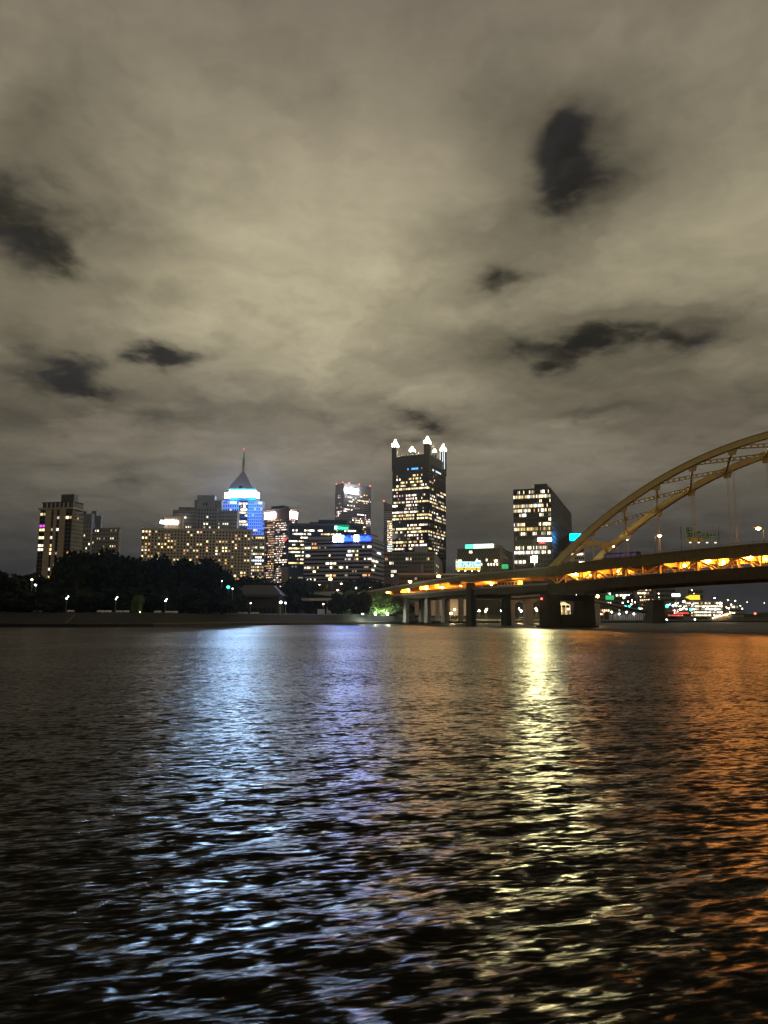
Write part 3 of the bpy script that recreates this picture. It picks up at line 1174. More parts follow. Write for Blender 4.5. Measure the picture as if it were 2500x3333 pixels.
# --- dark office with continuous balcony-like bands and a blue crown
p = building('banded_office', 1209, 1752, 560, 990, 1247, 16, 'dark office with pale horizontal bands and a glowing blue top storey', wall='dark_clad')
f, f2 = p.left(), p.right()
W5 = ('w_cream', 'w_yellow', 'w_white')
spec = {0: [(.1, .18, .8, 'w_orange'), (.62, .64, 1, 'w_white')], 1: [(0, .08, .9, 'w_cream'), (.1, .19, 1, 'w_orange'), (.22, .42, .3, 'w_dim'), (.86, .9, 1, W5), (.93, .99, 1, 'w_cream')],
        2: [(.66, .8, .6, W5)], 3: [(0, .09, .6, W5), (.36, .39, 1, 'w_yellow'), (.62, .72, .8, 'w_cool'), (.76, .8, 1, 'w_yellow')],
        4: [(.6, .72, .7, 'w_white'), (.75, .8, 1, 'w_warm'), (.9, 1, .8, 'w_white')], 5: [(.33, .47, .7, W5)], 6: [(0, .1, .9, W5), (.14, .27, .6, W5), (.36, .48, .7, W5), (.52, .58, 1, W5), (.62, .66, .8, W5), (.9, .95, 1, 'w_dim')],
        7: [(.13, .17, 1, W5), (.66, .78, .4, 'w_dim')], 8: [(.32, .48, .8, ('w_orange', 'w_yellow')), (.6, .66, 1, 'w_dim'), (.85, .98, .6, 'w_orange')], 9: [(0, .1, .5, W5), (.15, .17, 1, W5)]}
facade(p.e, f, p.zpx(1892), p.zpx(1760), 46, 10, .9, .5, rows(spec, 46), 'band_clad', rec=.9, mull=False)
facade(p.e, f2, p.zpx(1892), p.zpx(1758), 9, 9, .9, .45, rows({2: [(.2, .8, .5, 'w_cool')], 5: [(0, .6, .5, W5)], 6: [(0, .2, 1, W5)], 4: [(0, .6, .6, W5)]}, 9), 'blue_tint_clad', rec=.9, mull=False)
q = MB()
p.mass(q, p.z1, p.zpx(1740), 0, .46, 0, .5)
q.build('crown_storey', 'blue_tint_clad', p.e)
q = MB()
p.mass(q, p.zpx(1740), p.zpx(1738.5), -.0, .47, 0, .55, grow=.4)
q.build('roof_slab', 'slate', p.e)
q = MB()
p.mass(q, p.z1, p.z1 + 2.5, .46, .98, .1, .5)
q.build('penthouse', 'band_clad', p.e)
zA, zB = p.z1 - 2.5, p.zpx(1742)
for i in range(30):
    u_ = .44 + i * (.555 / 30)
    mk = 'crown_icy' if (i < 8 and i not in (5,)) or 17 <= i <= 19 else 'crown_blue'
    q = MB()
    hh = zA + (zB - zA) * (.55 + .45 * R.random()) if mk == 'crown_blue' else zB
    q.obox(f[0], f[1], f[2], u_ * f[3], (u_ + .013) * f[3], .95, 1.15, zA + .6, hh)
    if i not in (16, 20):
        q.build('crown_lamp', mk, p.e)
q = MB()
q.obox(f[0], f[1], f[2], .43 * f[3], 1.0 * f[3], .0, .8, zA - .3, zB)
q.build('crown_band', 'blue_tint_clad', p.e)

# --- black three-sided tower with roof sign
p = building('sign_topped_skyscraper', 1116, 1572, 1180, 1089, 1206, 52, 'dark rusty skyscraper with white lettering and red beacons along its flat roof', 'skyscraper', wall='brown_clad')
p = p
f, f2 = p.left(), p.right()
zz1, zz0 = p.zpx(1600), p.zpx(1760)
cols = ('w_cream', 'w_yellow', 'w_pink', 'w_white')
spec = {0: [(.5, .85, .5, 'w_warm')], 1: [(.6, .7, 1, 'w_yellow')], 2: [(.12, .3, .8, cols)], 3: [(.3, .4, .9, cols), (.5, .9, .9, cols)], 4: [(.15, .5, .5, cols)],
        6: [(.15, .45, .7, cols)], 7: [(.3, .6, .5, 'w_dim')], 8: [(0, .3, .9, cols)], 9: [(.0, .2, .7, cols)], 10: [(.5, .8, .9, 'w_white')], 12: [(.3, .5, .9, 'w_pink'), (.55, 1, .5, 'w_pink')],
        13: [(.3, 1, .6, cols)], 14: [(.35, 1, .7, cols)], 15: [(.6, 1, .4, 'w_dim')], 16: [(0, .8, .85, cols)], 17: [(.4, .7, .8, cols)], 18: [(.5, .7, .7, cols)]}
facade(p.e, f2, zz0, zz1, 22, 24, .8, .5, rows(spec, 22, .05, cols), 'brown_clad', rec=.5)
facade(p.e, f, zz0, zz1, 6, 24, .7, .5, rows({1: [(.3, .7, .9, cols)], 2: [(.3, .7, .9, cols)], 5: [(.3, .7, .9, cols)], 7: [(.2, .8, .7, cols)], 9: [(.2, .8, .9, cols)], 10: [(.3, .8, .7, cols)], 11: [(.0, .5, .7, cols)], 14: [(0, 1, .5, cols)]}, 6), 'brown_clad')
a = P(1115, 1599, 1165)
b = P(1164, 1582, 1165)
q = MB()
q.obox(f2[0], f2[1], f2[2], .0 * f2[3], .48 * f2[3], .3, 1.2, a.z, b.z)
q.build('sign_backing', 'dark_clad', p.e)
text('UPMC', 'sign_lettering', 'sign_white', p.e, (f2[0].x + f2[2].x * 1.7 + f2[1].x * 1, f2[0].y + f2[2].y * 1.7 + f2[1].y * 1, a.z + 1.2), (f2[1].x, f2[1].y), 9.6, .8, .46 * f2[3])
for t_ in (0, .4, .85):
    q = MB().ball((f2[0].x + f2[1].x * f2[3] * (.2 + t_ * .9), f2[0].y + f2[1].y * f2[3] * (.2 + t_ * .9), p.z1 + 1.2), 1.1)
    q.build('beacon', 'red_beacon', p.e)
for t_ in (.1, .9):
    q = MB().ball((f[0].x + f[1].x * f[3] * t_, f[0].y + f[1].y * f[3] * t_, p.z1 + 1.2), .8)
    q.build('beacon', 'red_beacon', p.e)

# --- slanted-roof glass tower behind the spired one
p = building('slant_roof_tower', 1276, 1662, 900, 1248, 1290, 5, 'grey glass tower with a slanting screen roof behind the spired tower', wall='slate')
f = p.left()
zr0, zr1 = p.zpx(1662), p.zpx(1633)
q = MB()
o, u, n, wd = f
c8 = []
for z_ in (zr0, None):
    for (a_, b_) in ((0, 0), (wd + 4, 0), (wd + 4, -20), (0, -20)):
        z = z_ if z_ is not None else (zr1 if a_ == 0 else zr1 - 6)
        c8.append((o.x + u.x * a_ + n.x * b_, o.y + u.y * a_ + n.y * b_, z))
q.hexa(c8)
q.build('screen_roof', 'slate', p.e)
q = MB()
for i in range(8):
    q.obox(o, u, n, (i + .1) * wd / 8 + .4, (i + .22) * wd / 8 + .4, 0, .5, zr0 + .5, zr1 - .7 * i - .8)
q.build('louvre', 'steel_grey', p.e)
spec = {}
for r in range(4, 18):
    spec[r] = [(.45, 1, .9, ('w_pink', 'w_cream', 'w_yellow'))]
spec[15] = [(.4, 1, .9, ('w_cool', 'w_green'))]
spec[16] = [(.4, 1, .9, ('w_cool', 'w_yellow'))]
facade(p.e, f, p.zpx(1812), zr0 - 1, 9, 20, .8, .5, rows(spec, 9), 'steel_grey', rec=.3)
q = MB().ball((o.x, o.y, zr1 + 1), .8)
q.build('beacon', 'red_beacon', p.e)

# --- spired black glass tower
p = building('spired_glass_tower', 1394, 1482, 790, 1277, 1451, 24.6, 'black glass tower with lit windows and glowing white spires at its corners', 'skyscraper', wall='black_glass')
f, f2 = p.left(), p.right()
Y = ('w_yellow', 'w_cream', 'w_yellow', 'w_warm')
Wp = ('w_white', 'w_cream', 'w_pink')
pf = {1: [(.42, .74, .9, 'w_blue'), (.76, .9, .5, 'w_dim')],
      3: [(.12, .2, .5, Y), (.3, .35, .7, Y), (.5, .9, .35, Y)], 4: [(.12, .22, .9, Y), (.3, .42, .4, Y), (.48, .62, .6, Y), (.64, .72, 1, Y), (.76, .86, .6, Y)],
      5: [(.2, .42, .6, Y), (.5, .62, .4, Y), (.66, .83, .9, Y)], 6: [(.1, .2, .9, Y), (.25, .33, 1, Y), (.36, .65, .5, Y), (.65, .8, .5, Y), (.82, 1, .9, Wp)],
      7: [(0, 1, .97, Y)], 8: [(.1, .14, 1, Wp)], 9: [(.05, .4, .5, Wp), (.4, .68, 1, Wp), (.83, .92, 1, Wp)], 10: [(.15, .18, 1, Wp), (.4, .62, 1, 'w_pink'), (.65, .85, .4, Wp)],
      11: [(.03, .4, .8, Y), (.4, .64, .9, Wp), (.66, 1, .95, Y)], 12: [(0, .14, 1, Wp), (.39, .52, 1, Wp), (.56, .72, .3, Wp)], 13: [(.15, .5, .35, Wp), (.55, .75, .3, 'w_dim'), (.84, .9, 1, Wp)],
      14: [(0, .75, .93, Wp), (.78, .9, .3, Wp)], 15: [(0, .62, .97, Y), (.7, 1, 1, Y)], 16: [(0, .26, 1, Y), (.3, .62, .95, Y), (.7, 1, 1, Y)],
      17: [(.5, .62, .4, 'w_dim')], 18: [(.42, 1, .92, Wp)], 19: [(0, .82, .85, Y), (.84, .92, .5, Y)], 20: [(0, .2, .9, Y), (.25, .3, 1, Wp), (.42, 1, .95, Y)],
      21: [(.42, .85, .75, Wp), (.35, .37, 1, 'w_orange')], 22: [(.18, .5, .4, 'w_dim'), (.7, .74, 1, Wp), (.82, .86, 1, Wp)], 23: [(0, .9, .85, Y)],
      24: [(0, .4, .8, Y), (.46, .95, .75, Wp)], 25: [(0, .36, .95, Wp), (.45, .95, .55, Y)], 26: [(.22, .4, .5, Wp)]}
pr = {1: [(.25, .75, .85, 'w_cool')], 4: [(.2, .35, .8, Y)], 5: [(.05, .25, .8, Y)], 6: [(0, .2, .5, Y)], 7: [(0, .25, .9, Y), (.7, 1, .9, Y)], 8: [(.45, .85, .7, Wp)], 9: [(.1, .5, .5, Wp)],
      10: [(.1, .9, .5, Wp)], 11: [(0, .5, .9, Y), (.7, 1, 1, Y)], 12: [(.25, 1, .7, Y)], 14: [(.0, .9, .35, Wp)], 15: [(0, .2, 1, Y), (.45, 1, .95, Wp)], 16: [(0, .2, 1, Y), (.28, 1, .95, Y)],
      18: [(.3, .45, 1, Y), (.6, .7, .9, 'w_dim')], 19: [(.4, .6, .8, Wp), (.7, 1, .7, Y)], 20: [(0, 1, .85, Y)], 21: [(0, .85, .8, Wp)], 22: [(0, .6, .3, 'w_dim')], 23: [(.1, .8, .5, 'w_dim'), (.3, .4, 1, 'w_yellow')],
      24: [(.2, .9, .5, 'w_dim'), (.45, .6, 1, Wp)], 25: [(.0, .6, .5, Y)], 26: [(.3, .5, .9, Wp)]}
zt_, zb1 = p.zpx(1506), p.zpx(1812)
facade(p.e, f, zb1, zt_, 26, 28, .72, .52, rows(pf, 26, .02), 'black_glass', 'black_glass', rec=.35, budget=300)
facade(p.e, f2, zb1, zt_, 22, 28, .72, .52, rows(pr, 22, .02), 'black_glass', 'black_glass', rec=.35, budget=240)
q = MB()
p.mass(q, p.z1, p.z1 + .01 + 1.5, grow=.3)
q.build('parapet', 'black_glass', p.e)


def spire(l, r, ybase, ytip, half, lit_legs=False):
    c = p.c + p.dl * (l * p.wl) + p.dr * (r * p.wr)
    zbs, zts = P(0, 0, 1).z, 0
    zbs = P(pxof((c.x, c.y, p.z1))[0], ybase, c.y).z
    zts = P(pxof((c.x, c.y, p.z1))[0], ytip, c.y).z
    t = MB()
    t.obox(c, p.dl, p.dr, -half, half, -half, half, p.z1 - 14, zbs)
    s = t.build('spire_tower', 'black_glass', p.e)
    for sx in (-1, 1):
        for sy in (-1, 1):
            m_ = MB()
            i0 = len(m_.v)
            cc = c + p.dl * sx * half * .8 + p.dr * sy * half * .8
            hgt = (zts - zbs) * .45
            g = half * .22
            m_.v += [(cc.x - g, cc.y - g, zbs), (cc.x + g, cc.y - g, zbs), (cc.x + g, cc.y + g, zbs), (cc.x - g, cc.y + g, zbs), (cc.x, cc.y, zbs + hgt)]
            m_.f += [(0, 1, 4), (1, 2, 4), (2, 3, 4), (3, 0, 4), (3, 2, 1, 0)]
            m_.build('pinnacle', 'spire_white', s)
    m_ = MB()
    m_.tube([(c.x, c.y, zbs), (c.x, c.y, zbs + (zts - zbs) * .35), (c.x, c.y, zbs + (zts - zbs) * .7), (c.x, c.y, zts)],
            [half * .72, half * .66, half * .38, .08], 8)
    m_.build('pinnacle', 'spire_white', s)
    if lit_legs:
        m_ = MB()
        for sx in (-.9, -.2, .9):
            m_.obox(c, p.dl, p.dr, sx * half - .15, sx * half + .15, -half - .35, -half - .05, p.z1 - 6, zbs - 1)
        m_.build('lit_fin', 'w_cool', s)


spire(.04, .04, 1444, 1421, 3.0)
spire(.96, .06, 1455, 1431, 2.9)
spire(.04, .96, 1468, 1446, 2.9, True)
spire(.96, .96, 1470, 1454, 2.8)
spire(.04, .45, 1472, 1462, 1.7)
q = MB()
q2 = MB()
for i in range(15):
    t_ = .1 + i * .057
    for (l_, r_) in ((t_, .02), (.02, t_), (t_, .98)):
        c_ = p.c + p.dl * (l_ * p.wl) + p.dr * (r_ * p.wr)
        h_ = 3.2 if i % 3 else 5.0
        tgt = q2 if (r_ > .9 and i > 6) else q
        tgt.tube([(c_.x, c_.y, p.z1), (c_.x, c_.y, p.z1 + h_ * .6), (c_.x, c_.y, p.z1 + h_)], [.55, .5, .05], 6)
q.build('roof_finial', 'black_glass', p.e, kind='stuff')
q2.build('lit_roof_finial', 'w_white', p.e, kind='stuff')

# --- podium buildings in front of the spired tower
p = building('stone_podium_building', 1413, 1796, 640, 1248, 1440, 8, 'low dark stone building with ribbed front below the spired tower', wall='grey_stone_dark')
f, f2 = p.left(), p.right()
facade(p.e, f, p.zpx(1880), p.z1 - .8, 34, 6, .5, .62, rows({1: [(.0, .13, .5, 'w_orange'), (.4, .6, .6, W5), (.8, .9, .5, 'w_yellow')], 2: [(.1, .22, .6, 'w_cream')], 4: [(.15, .25, .5, W5)], 5: [(0, .2, .4, W5), (.3, .55, .8, 'w_orange')]}, 34), 'grey_stone_dark', rec=.5)
facade(p.e, f2, p.zpx(1880), p.z1 - .8, 6, 6, .5, .5, rows({2: [(.2, .5, 1, W5)], 4: [(.2, .7, 1, W5)]}, 6), 'grey_stone')
roofbox(p, 'roof_block', 1783, .2, .45, .1, .7, 'slate')
q = MB()
q.obox(f[0], f[1], f[2], .62 * f[3], .88 * f[3], .7, 1.3, p.z1 - .5, p.z1 + 5)
q.build('roof_board', 'blue_tint_clad', p.e)
p = building('brown_hall', 1372, 1835, 600, 1330, 1378, 8, 'plain brown brick hall in front of the ribbed stone building', wall='brown_clad')
q = MB(); p.mass(q, p.z1, p.z1 + .6, grow=.4); q.build('cornice', 'slate', p.e)
p = building('flat_roof_terminal', 1540, 1871, 540, 1298, 1560, 0, 'low dark terminal building with a thin pale roof line behind the ramps', wall='brown_clad', depth=24)
q = MB(); p.mass(q, p.z1, p.z1 + .7, grow=1.2); q.build('roof_slab', 'pale_stone', p.e)
facade(p.e, p.left(), p.z1 - 9, p.z1 - 1, 24, 2, .8, .4, rows({0: [(.1, .3, .3, 'w_dim')]}, 24), 'dark_clad')

# --- white-lit diamond lattice building
p = building('lattice_office', 1629, 1783, 720, 1489, 1670, 22, 'mid rise office wrapped in a diamond lattice with a long lit roof box', wall='dark_clad')
f, f2 = p.left(), p.right()
zb1 = p.zpx(1880)
for fi, (fc, nc, mt) in enumerate(((f, 34, 'grey_stone'), (f2, 12, 'grey_stone'))):
    o, u, n, wd = fc
    q = MB()
    H = p.z1 - zb1
    nrw = 12 if fi == 0 else 12
    ch, cw = H / nrw, wd / nc
    if fi == 0:
        for r in range(nrw):
            for c in range(nc):
                a0, a1 = c * cw, (c + 1) * cw
                z0_, z1_ = p.z1 - (r + 1) * ch, p.z1 - r * ch
                if (r + c) % 2:
                    a0, a1 = a1, a0
                pA = Vector((o.x + u.x * a0 + n.x * .5, o.y + u.y * a0 + n.y * .5, z0_))
                pB = Vector((o.x + u.x * a1 + n.x * .5, o.y + u.y * a1 + n.y * .5, z1_))
                q.bar(pA, pB, .5, .42)
        q.build('lattice', mt, p.e, kind='stuff')
    else:
        facade(p.e, fc, zb1, p.z1, 10, 13, .9, .45, rows({3: [(.3, .6, .4, 'w_dim')]}, 10), 'grey_stone', rec=.3, mull=False)
for (x_, y_, m_) in ((1533, 1797, 'w_cream'), (1538, 1797, 'w_cream'), (1555, 1823, 'w_cream'), (1585, 1823, 'w_cream'), (1590, 1837, 'w_cream'), (1599, 1837, 'w_cream'), (1608, 1837, 'w_cream'), (1617, 1837, 'w_cream'), (1570, 1837, 'w_cream')):
    t_ = (Xat(x_, f[0].y - 10, 40) - f[0].x) / f[1].x
    z_ = P(x_, y_, f[0].y - t_ * math.sin(p.a)).z
    q = MB()
    q.obox(f[0], f[1], f[2], t_ - .6, t_ + .6, .05, .9, z_ - 1.1, z_ + 1.1)
    q.build('window', m_, p.e)
_, z2 = roofbox(p, 'roof_box', 1769, .15, .85, .08, .8, 'pale_stone')
for i in range(10):
    q = MB()
    q.obox(f[0], f[1], f[2], (.17 + .066 * i) * f[3], (.17 + .066 * (i + .93)) * f[3], -.08 * p.wr + .2, -.08 * p.wr + .6, p.z1 + .6, z2 - .4)
    q.build('roof_light_panel', 'roof_lime' if i > 2 else 'w_green', p.e)

# --- black office tower on the right
p = building('black_office_tower', 1797, 1587, 720, 1674, 1863, 20, 'black office tower with narrow lit slit windows and a small white and red sign', wall='dark_clad')
f, f2 = p.left(), p.right()
A = ('w_cream', 'w_white', 'w_yellow')
spec = {0: [(.1, .2, .9, A), (.25, .6, .5, A), (.65, .8, .7, A), (.82, .95, .5, A)], 1: [(0, 1, .97, A)], 2: [(.35, .45, .4, 'w_dim'), (.7, .75, .8, A), (.95, 1, 1, A)],
      3: [(0, .82, 1, A), (.84, .92, .6, A)], 4: [(0, .45, .95, A), (.45, .65, .5, 'w_orange'), (.65, 1, .9, A)], 5: [(.15, .34, 1, 'w_white'), (.7, .82, 1, 'w_cream'), (.9, 1, .5, 'w_dim')], 6: [(.93, 1, 1, 'w_cream')],
      7: [(0, .4, .85, A), (.65, 1, .9, A)], 8: [(0, .13, 1, 'w_cream'), (.13, 1, .85, 'w_warm')], 9: [(.15, .34, .8, 'w_cream'), (.5, .6, .6, 'w_cream'), (.72, 1, .7, 'w_cream')], 10: [(.05, .09, .6, 'w_dim')],
      12: [(0, .25, .8, 'w_cream'), (.35, .9, .7, 'w_cream')], 13: [(0, .68, 1, 'w_white'), (.7, .95, .8, 'w_white')], 15: [(0, .3, 1, 'w_white')], 17: [(.18, .9, .9, 'w_cream')]}
facade(p.e, f, p.zpx(1866), p.z1 - 1.2, 26, 18, .5, .66, rows(spec, 26), 'dark_clad', rec=.5)
facade(p.e, f2, p.zpx(1866), p.z1 - 1.2, 18, 18, .5, .6, rows({4: [(.4, .9, .25, 'w_dim')], 5: [(.4, .5, .5, 'w_dim')]}, 18), 'dark_clad', rec=.5)
roofbox(p, 'penthouse', 1574, .14, .47, .06, .97, 'dark_clad')
q = MB()
q.obox(f[0], f[1], f[2], .64 * f[3], .99 * f[3], .55, 1.1, p.zpx(1761), p.zpx(1751))
q.build('sign_panel', 'sign_box', p.e)
text('GNC', 'sign_lettering', 'text_red', p.e, (f[0].x + f[1].x * .66 * f[3] + f[2].x * .9, f[0].y + f[1].y * .66 * f[3] + f[2].y * .9, p.zpx(1769.5)), (f[1].x, f[1].y), 2.6, .3, .17 * f[3])

# --- round-cornered office behind the arch foot, with cyan sign
p = building('curved_office', 1905, 1795, 660, 1861, 1940, 6, 'pale office with a lit upper storey and a glowing cyan sign beside the arch foot', wall='concrete_dark')
f = p.left()
facade(p.e, f, p.zpx(1850), p.z1 - .5, 7, 4, .8, .45, rows({0: [(0, 1, 1, ('w_white', 'w_cream'))], 2: [(.6, 1, .8, 'w_cream')]}, 7), 'concrete', mull=True, rec=.4)
facade(p.e, p.right(), p.zpx(1850), p.z1 - .5, 6, 4, .8, .45, rows({0: [(0, 1, 1, ('w_cream',))]}, 6), 'concrete', rec=.4)
roofbox(p, 'rooftop_block', 1779, 0, .8, .1, .8, 'steel_grey')
p = building('sign_tower', 1902, 1737, 760, 1858, 1908, 5, 'narrow block behind the black tower crowned by a cyan sign box', wall='dark_clad')
q = MB()
f = p.left()
q.obox(f[0], f[1], f[2], .02 * f[3], 1.02 * f[3], .2, 1.2, p.zpx(1759), p.zpx(1738))
q.build('sign_box', 'sign_cyan', p.e)

# ------------------------------------------------------------------ the double-deck arch bridge
BX0 = Xat(1785, 341, 26.5)
BU = Vector((.570, -.8216))
BP = Vector((.8216, .570))
BW = 24.0
SPAN = 231.0
NODE0, NSTEP, NN = 9.9, 16.25, 14


def B(t, w, z):
    return Vector((BX0 + BU.x * t + BP.x * w, 341 + BU.y * t + BP.y * w, z))


def lerp(tab, t):
    for (a, za), (b, zb) in zip(tab, tab[1:]):
        if t <= b:
            k_ = max(0, (t - a) / (b - a))
            return za + (zb - za) * k_
    return tab[-1][1]


UT = [(-260, 11.5), (-135, 20.2), (-117, 21.7), (-80, 24.2), (-46, 25.8), (0, 26.9)]
LT = [(-260, 12.5), (-150, 15.0), (-117, 16.4), (-46, 18.6), (0, 19.3)]


def zU(t):
    return 26.9 + 3.5 * (1 - (1 - t / 115.5) ** 2) if t > 0 else lerp(UT, t)


def zL(t):
    return 19.3 + 3.3 * (1 - (1 - t / 115.5) ** 2) if t > 0 else lerp(LT, t)


def zA(t):
    return 25.0 + 44.3 * (1 - (1 - t / 115.5) ** 2)


def tb(px, w, z=20):
    """position along the bridge of the plane at offset w seen at picture column px"""
    lo, hi = -300, 240
    for _ in range(50):
        m_ = (lo + hi) / 2
        if pxof(B(m_, w, z))[0] < px:
            lo = m_
        else:
            hi = m_
    return lo


def bq(mb, t0, t1, w0, w1, zt0, zt1, zb0, zb1):
    """straight piece of deck or girder between two stations"""
    return mb.hexa([B(t0, w0, zb0), B(t1, w0, zb1), B(t1, w1, zb1), B(t0, w1, zb0),
                    B(t0, w0, zt0), B(t1, w0, zt1), B(t1, w1, zt1), B(t0, w1, zt0)])


bo = B(115, 12, 0)
br = empty('arch_bridge', bo, 'yellow steel double deck arch bridge crossing the river at the right', 'bridge')
nodes = [NODE0 + NSTEP * i for i in range(NN)]
stations = [0] + nodes + [SPAN]


def along(mb, t0, t1, step, fn):
    n_ = max(1, round((t1 - t0) / step))
    for i in range(n_):
        fn(t0 + (t1 - t0) * i / n_, t0 + (t1 - t0) * (i + 1) / n_)


for w in (0, BW):
    v, f_ = [], []
    n_ = 44
    for i in range(n_ + 1):
        t = SPAN * i / n_
        z = zA(t)
        e_ = .02
        dz_ = (zA(t + .1) - zA(t - .1)) / .2
        L_ = math.hypot(1, dz_)
        nt_, nz = -dz_ / L_, 1 / L_
        h = 1.15 + .55 * abs(1 - t / 115.5) ** 3
        for (a_, b_) in ((-1, -.65), (-1, .65), (1, .65), (1, -.65)):
            q = B(t + nt_ * h * a_, w + b_, z + nz * h * a_)
            v.append(tuple(q))
        if i:
            k0 = (i - 1) * 4
            for j in range(4):
                f_.append((k0 + j, k0 + (j + 1) % 4, k0 + 4 + (j + 1) % 4, k0 + 4 + j))
    mb = MB()
    mb.v, mb.f = v, f_
    mb.build('arch_rib', 'bridge_yellow', br)
    # flange plates standing proud along the rib, top and bottom
    mb = MB()
    for i in range(n_):
        t0_, t1_ = SPAN * i / n_, SPAN * (i + 1) / n_
        for s_ in (-1, 1):
            def fl(t):
                dz_ = (zA(t + .1) - zA(t - .1)) / .2
                L_ = math.hypot(1, dz_)
                h = (1.15 + .55 * abs(1 - t / 115.5) ** 3) * s_
                return B(t - dz_ / L_ * h, w, zA(t) + h / L_)
            mb.bar(fl(t0_), fl(t1_), 1.7, .16)
    mb.build('rib_flange', 'bridge_yellow', br)
    # hangers
    for t in nodes:
        if zA(t) - 1.2 > zU(t) + 1.5:
            for dt in (-.24, .24):
                mb = MB().tube([B(t + dt, w, zU(t) - 1), B(t + dt, w, zA(t) - 1)], [.07, .07], 6)
                mb.build('hanger', 'bridge_yellow', br)
            mb = MB()
            mb.hexa([B(t - 1.3, w - .3, zA(t) - 3.2 + 0), B(t + 1.3, w - .3, zA(t) - 3.2), B(t + 1.3, w + .3, zA(t) - 3.2), B(t - 1.3, w + .3, zA(t) - 3.2),
                     B(t - 1.9, w - .3, zA(t) - .9), B(t + 1.9, w - .3, zA(t) - .9), B(t + 1.9, w + .3, zA(t) - .9), B(t - 1.9, w + .3, zA(t) - .9)])
            mb.build('hanger_gusset', 'bridge_yellow', br)


def laced(a, b, w_=1.0, h_=1.2, name='lateral_brace'):
    """lattice beam: four angles with battens and open holes between"""
    a, b = Vector(a), Vector(b)
    d = (b - a)
    L_ = d.length
    d.normalize()
    sd = d.cross(Vector((0, 0, 1))).normalized()
    up = sd.cross(d).normalized()
    mb = MB()
    for s_ in (-1, 1):
        mb.bar(a + up * s_ * h_ / 2, b + up * s_ * h_ / 2, w_, .26)
    n_ = max(2, int(L_ / 2.2))
    for i in range(n_ + 1):
        q = a + d * (L_ * i / n_)
        mb.bar(q - up * h_ / 2 - d * .35, q + up * h_ / 2 - d * .35, w_ * .8, .7, d)
    return mb.build(name, 'bridge_yellow', br)


for i, t in enumerate(nodes):
    if i >= 1 and zA(nodes[i - 1]) > zU(nodes[i - 1]) + 9:
        q0, q1 = B(t, .7, zA(t) - .2), B(nodes[i - 1], BW - .7, zA(nodes[i - 1]) - .2)
        mb = MB().bar(q0, q1, .75, .95)
        d_ = (Vector(q1) - Vector(q0))
        mb.hexa([q0 + Vector((-1.2, 0, .9)), q0 + Vector((1.2, 0, .9)), q0 + Vector((1.2, .4, .9)), q0 + Vector((-1.2, .4, .9)),
                 q0 + d_ * .12 + Vector((-.4, 0, .4)), q0 + d_ * .12 + Vector((.4, 0, .4)), q0 + d_ * .12 + Vector((.4, .4, .4)), q0 + d_ * .12 + Vector((-.4, .4, .4))])
        mb.build('lateral_brace', 'bridge_yellow', br)
    if i + 1 < NN and zA(t) > zU(t) + 9:
        laced(B(t, .7, zA(t) - .2), B(nodes[i + 1], BW - .7, zA(nodes[i + 1]) - .2))
# portal frames with curved knees
for sgn, tp in ((1, 17.5), (-1, SPAN - 17.5)):
    zp = zA(tp) + .4
    mb = MB()
    mb.bar(B(tp, .7, zp), B(tp, BW - .7, zp), 1.1, 2.0)
    mb.build('portal_strut', 'bridge_yellow', br)
    for s_ in (0, 1):
        mb = MB()
        pts = []
        for j in range(9):
            a_ = math.pi / 2 * j / 8
            ww = 7.5 * (1 - math.sin(a_)) + .3
            hh = 7.5 * (1 - math.cos(a_))
            t_ = tp - sgn * hh * .55
            pts.append(B(t_, ww if s_ == 0 else BW - ww, min(zp - .9 - hh, 200)))
        for a_, b_ in zip(pts, pts[1:]):
            mb.bar(a_, b_, 1.1, 1.3)
        mb.build('portal_knee', 'bridge_yellow', br)
    mb = MB().bar(B(tp - sgn * 9, .6, zA(tp - sgn * 9)), B(tp + sgn * 1, BW - .6, zA(tp + sgn * 1) + .2), .5, .5)
    mb.build('lateral_brace', 'bridge_yellow', br)

# decks and fascia girders
for (nm, zf, top, dep, w0, w1, mt) in (('upper_road', zU, -.5, .5, 1.0, BW - 1.0, 'asphalt'), ('lower_road', zL, -.6, .5, 1.0, BW - 1, 'asphalt')):
    mb = MB()
    along(mb, 0, SPAN, 8, lambda a, b: bq(mb, a, b, w0, w1, zf(a) + top, zf(b) + top, zf(a) + top - dep, zf(b) + top - dep))
    mb.build(nm, mt, br)
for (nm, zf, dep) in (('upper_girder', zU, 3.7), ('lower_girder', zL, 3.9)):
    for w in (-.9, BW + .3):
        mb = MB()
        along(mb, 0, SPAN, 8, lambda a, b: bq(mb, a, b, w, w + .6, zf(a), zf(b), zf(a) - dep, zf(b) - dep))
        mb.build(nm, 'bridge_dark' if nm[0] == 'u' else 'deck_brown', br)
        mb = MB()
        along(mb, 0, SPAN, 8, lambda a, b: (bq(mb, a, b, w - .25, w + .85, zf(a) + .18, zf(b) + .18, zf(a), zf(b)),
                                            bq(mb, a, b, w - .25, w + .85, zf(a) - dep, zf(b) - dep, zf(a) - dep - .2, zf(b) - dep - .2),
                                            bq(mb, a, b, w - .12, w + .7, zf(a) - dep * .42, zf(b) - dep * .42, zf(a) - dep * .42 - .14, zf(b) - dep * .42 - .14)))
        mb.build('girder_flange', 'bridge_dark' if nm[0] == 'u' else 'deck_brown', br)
        mb = MB()
        for i in range(0, 116):
            t = i * 2.0
            bq(mb, t, t + .1, w - .15, w + .7, zf(t) - .01, zf(t) - .01, zf(t) - dep + .01, zf(t) - dep + .01)
        mb.build('girder_stiffener', 'bridge_dark' if nm[0] == 'u' else 'deck_brown', br, kind='stuff')
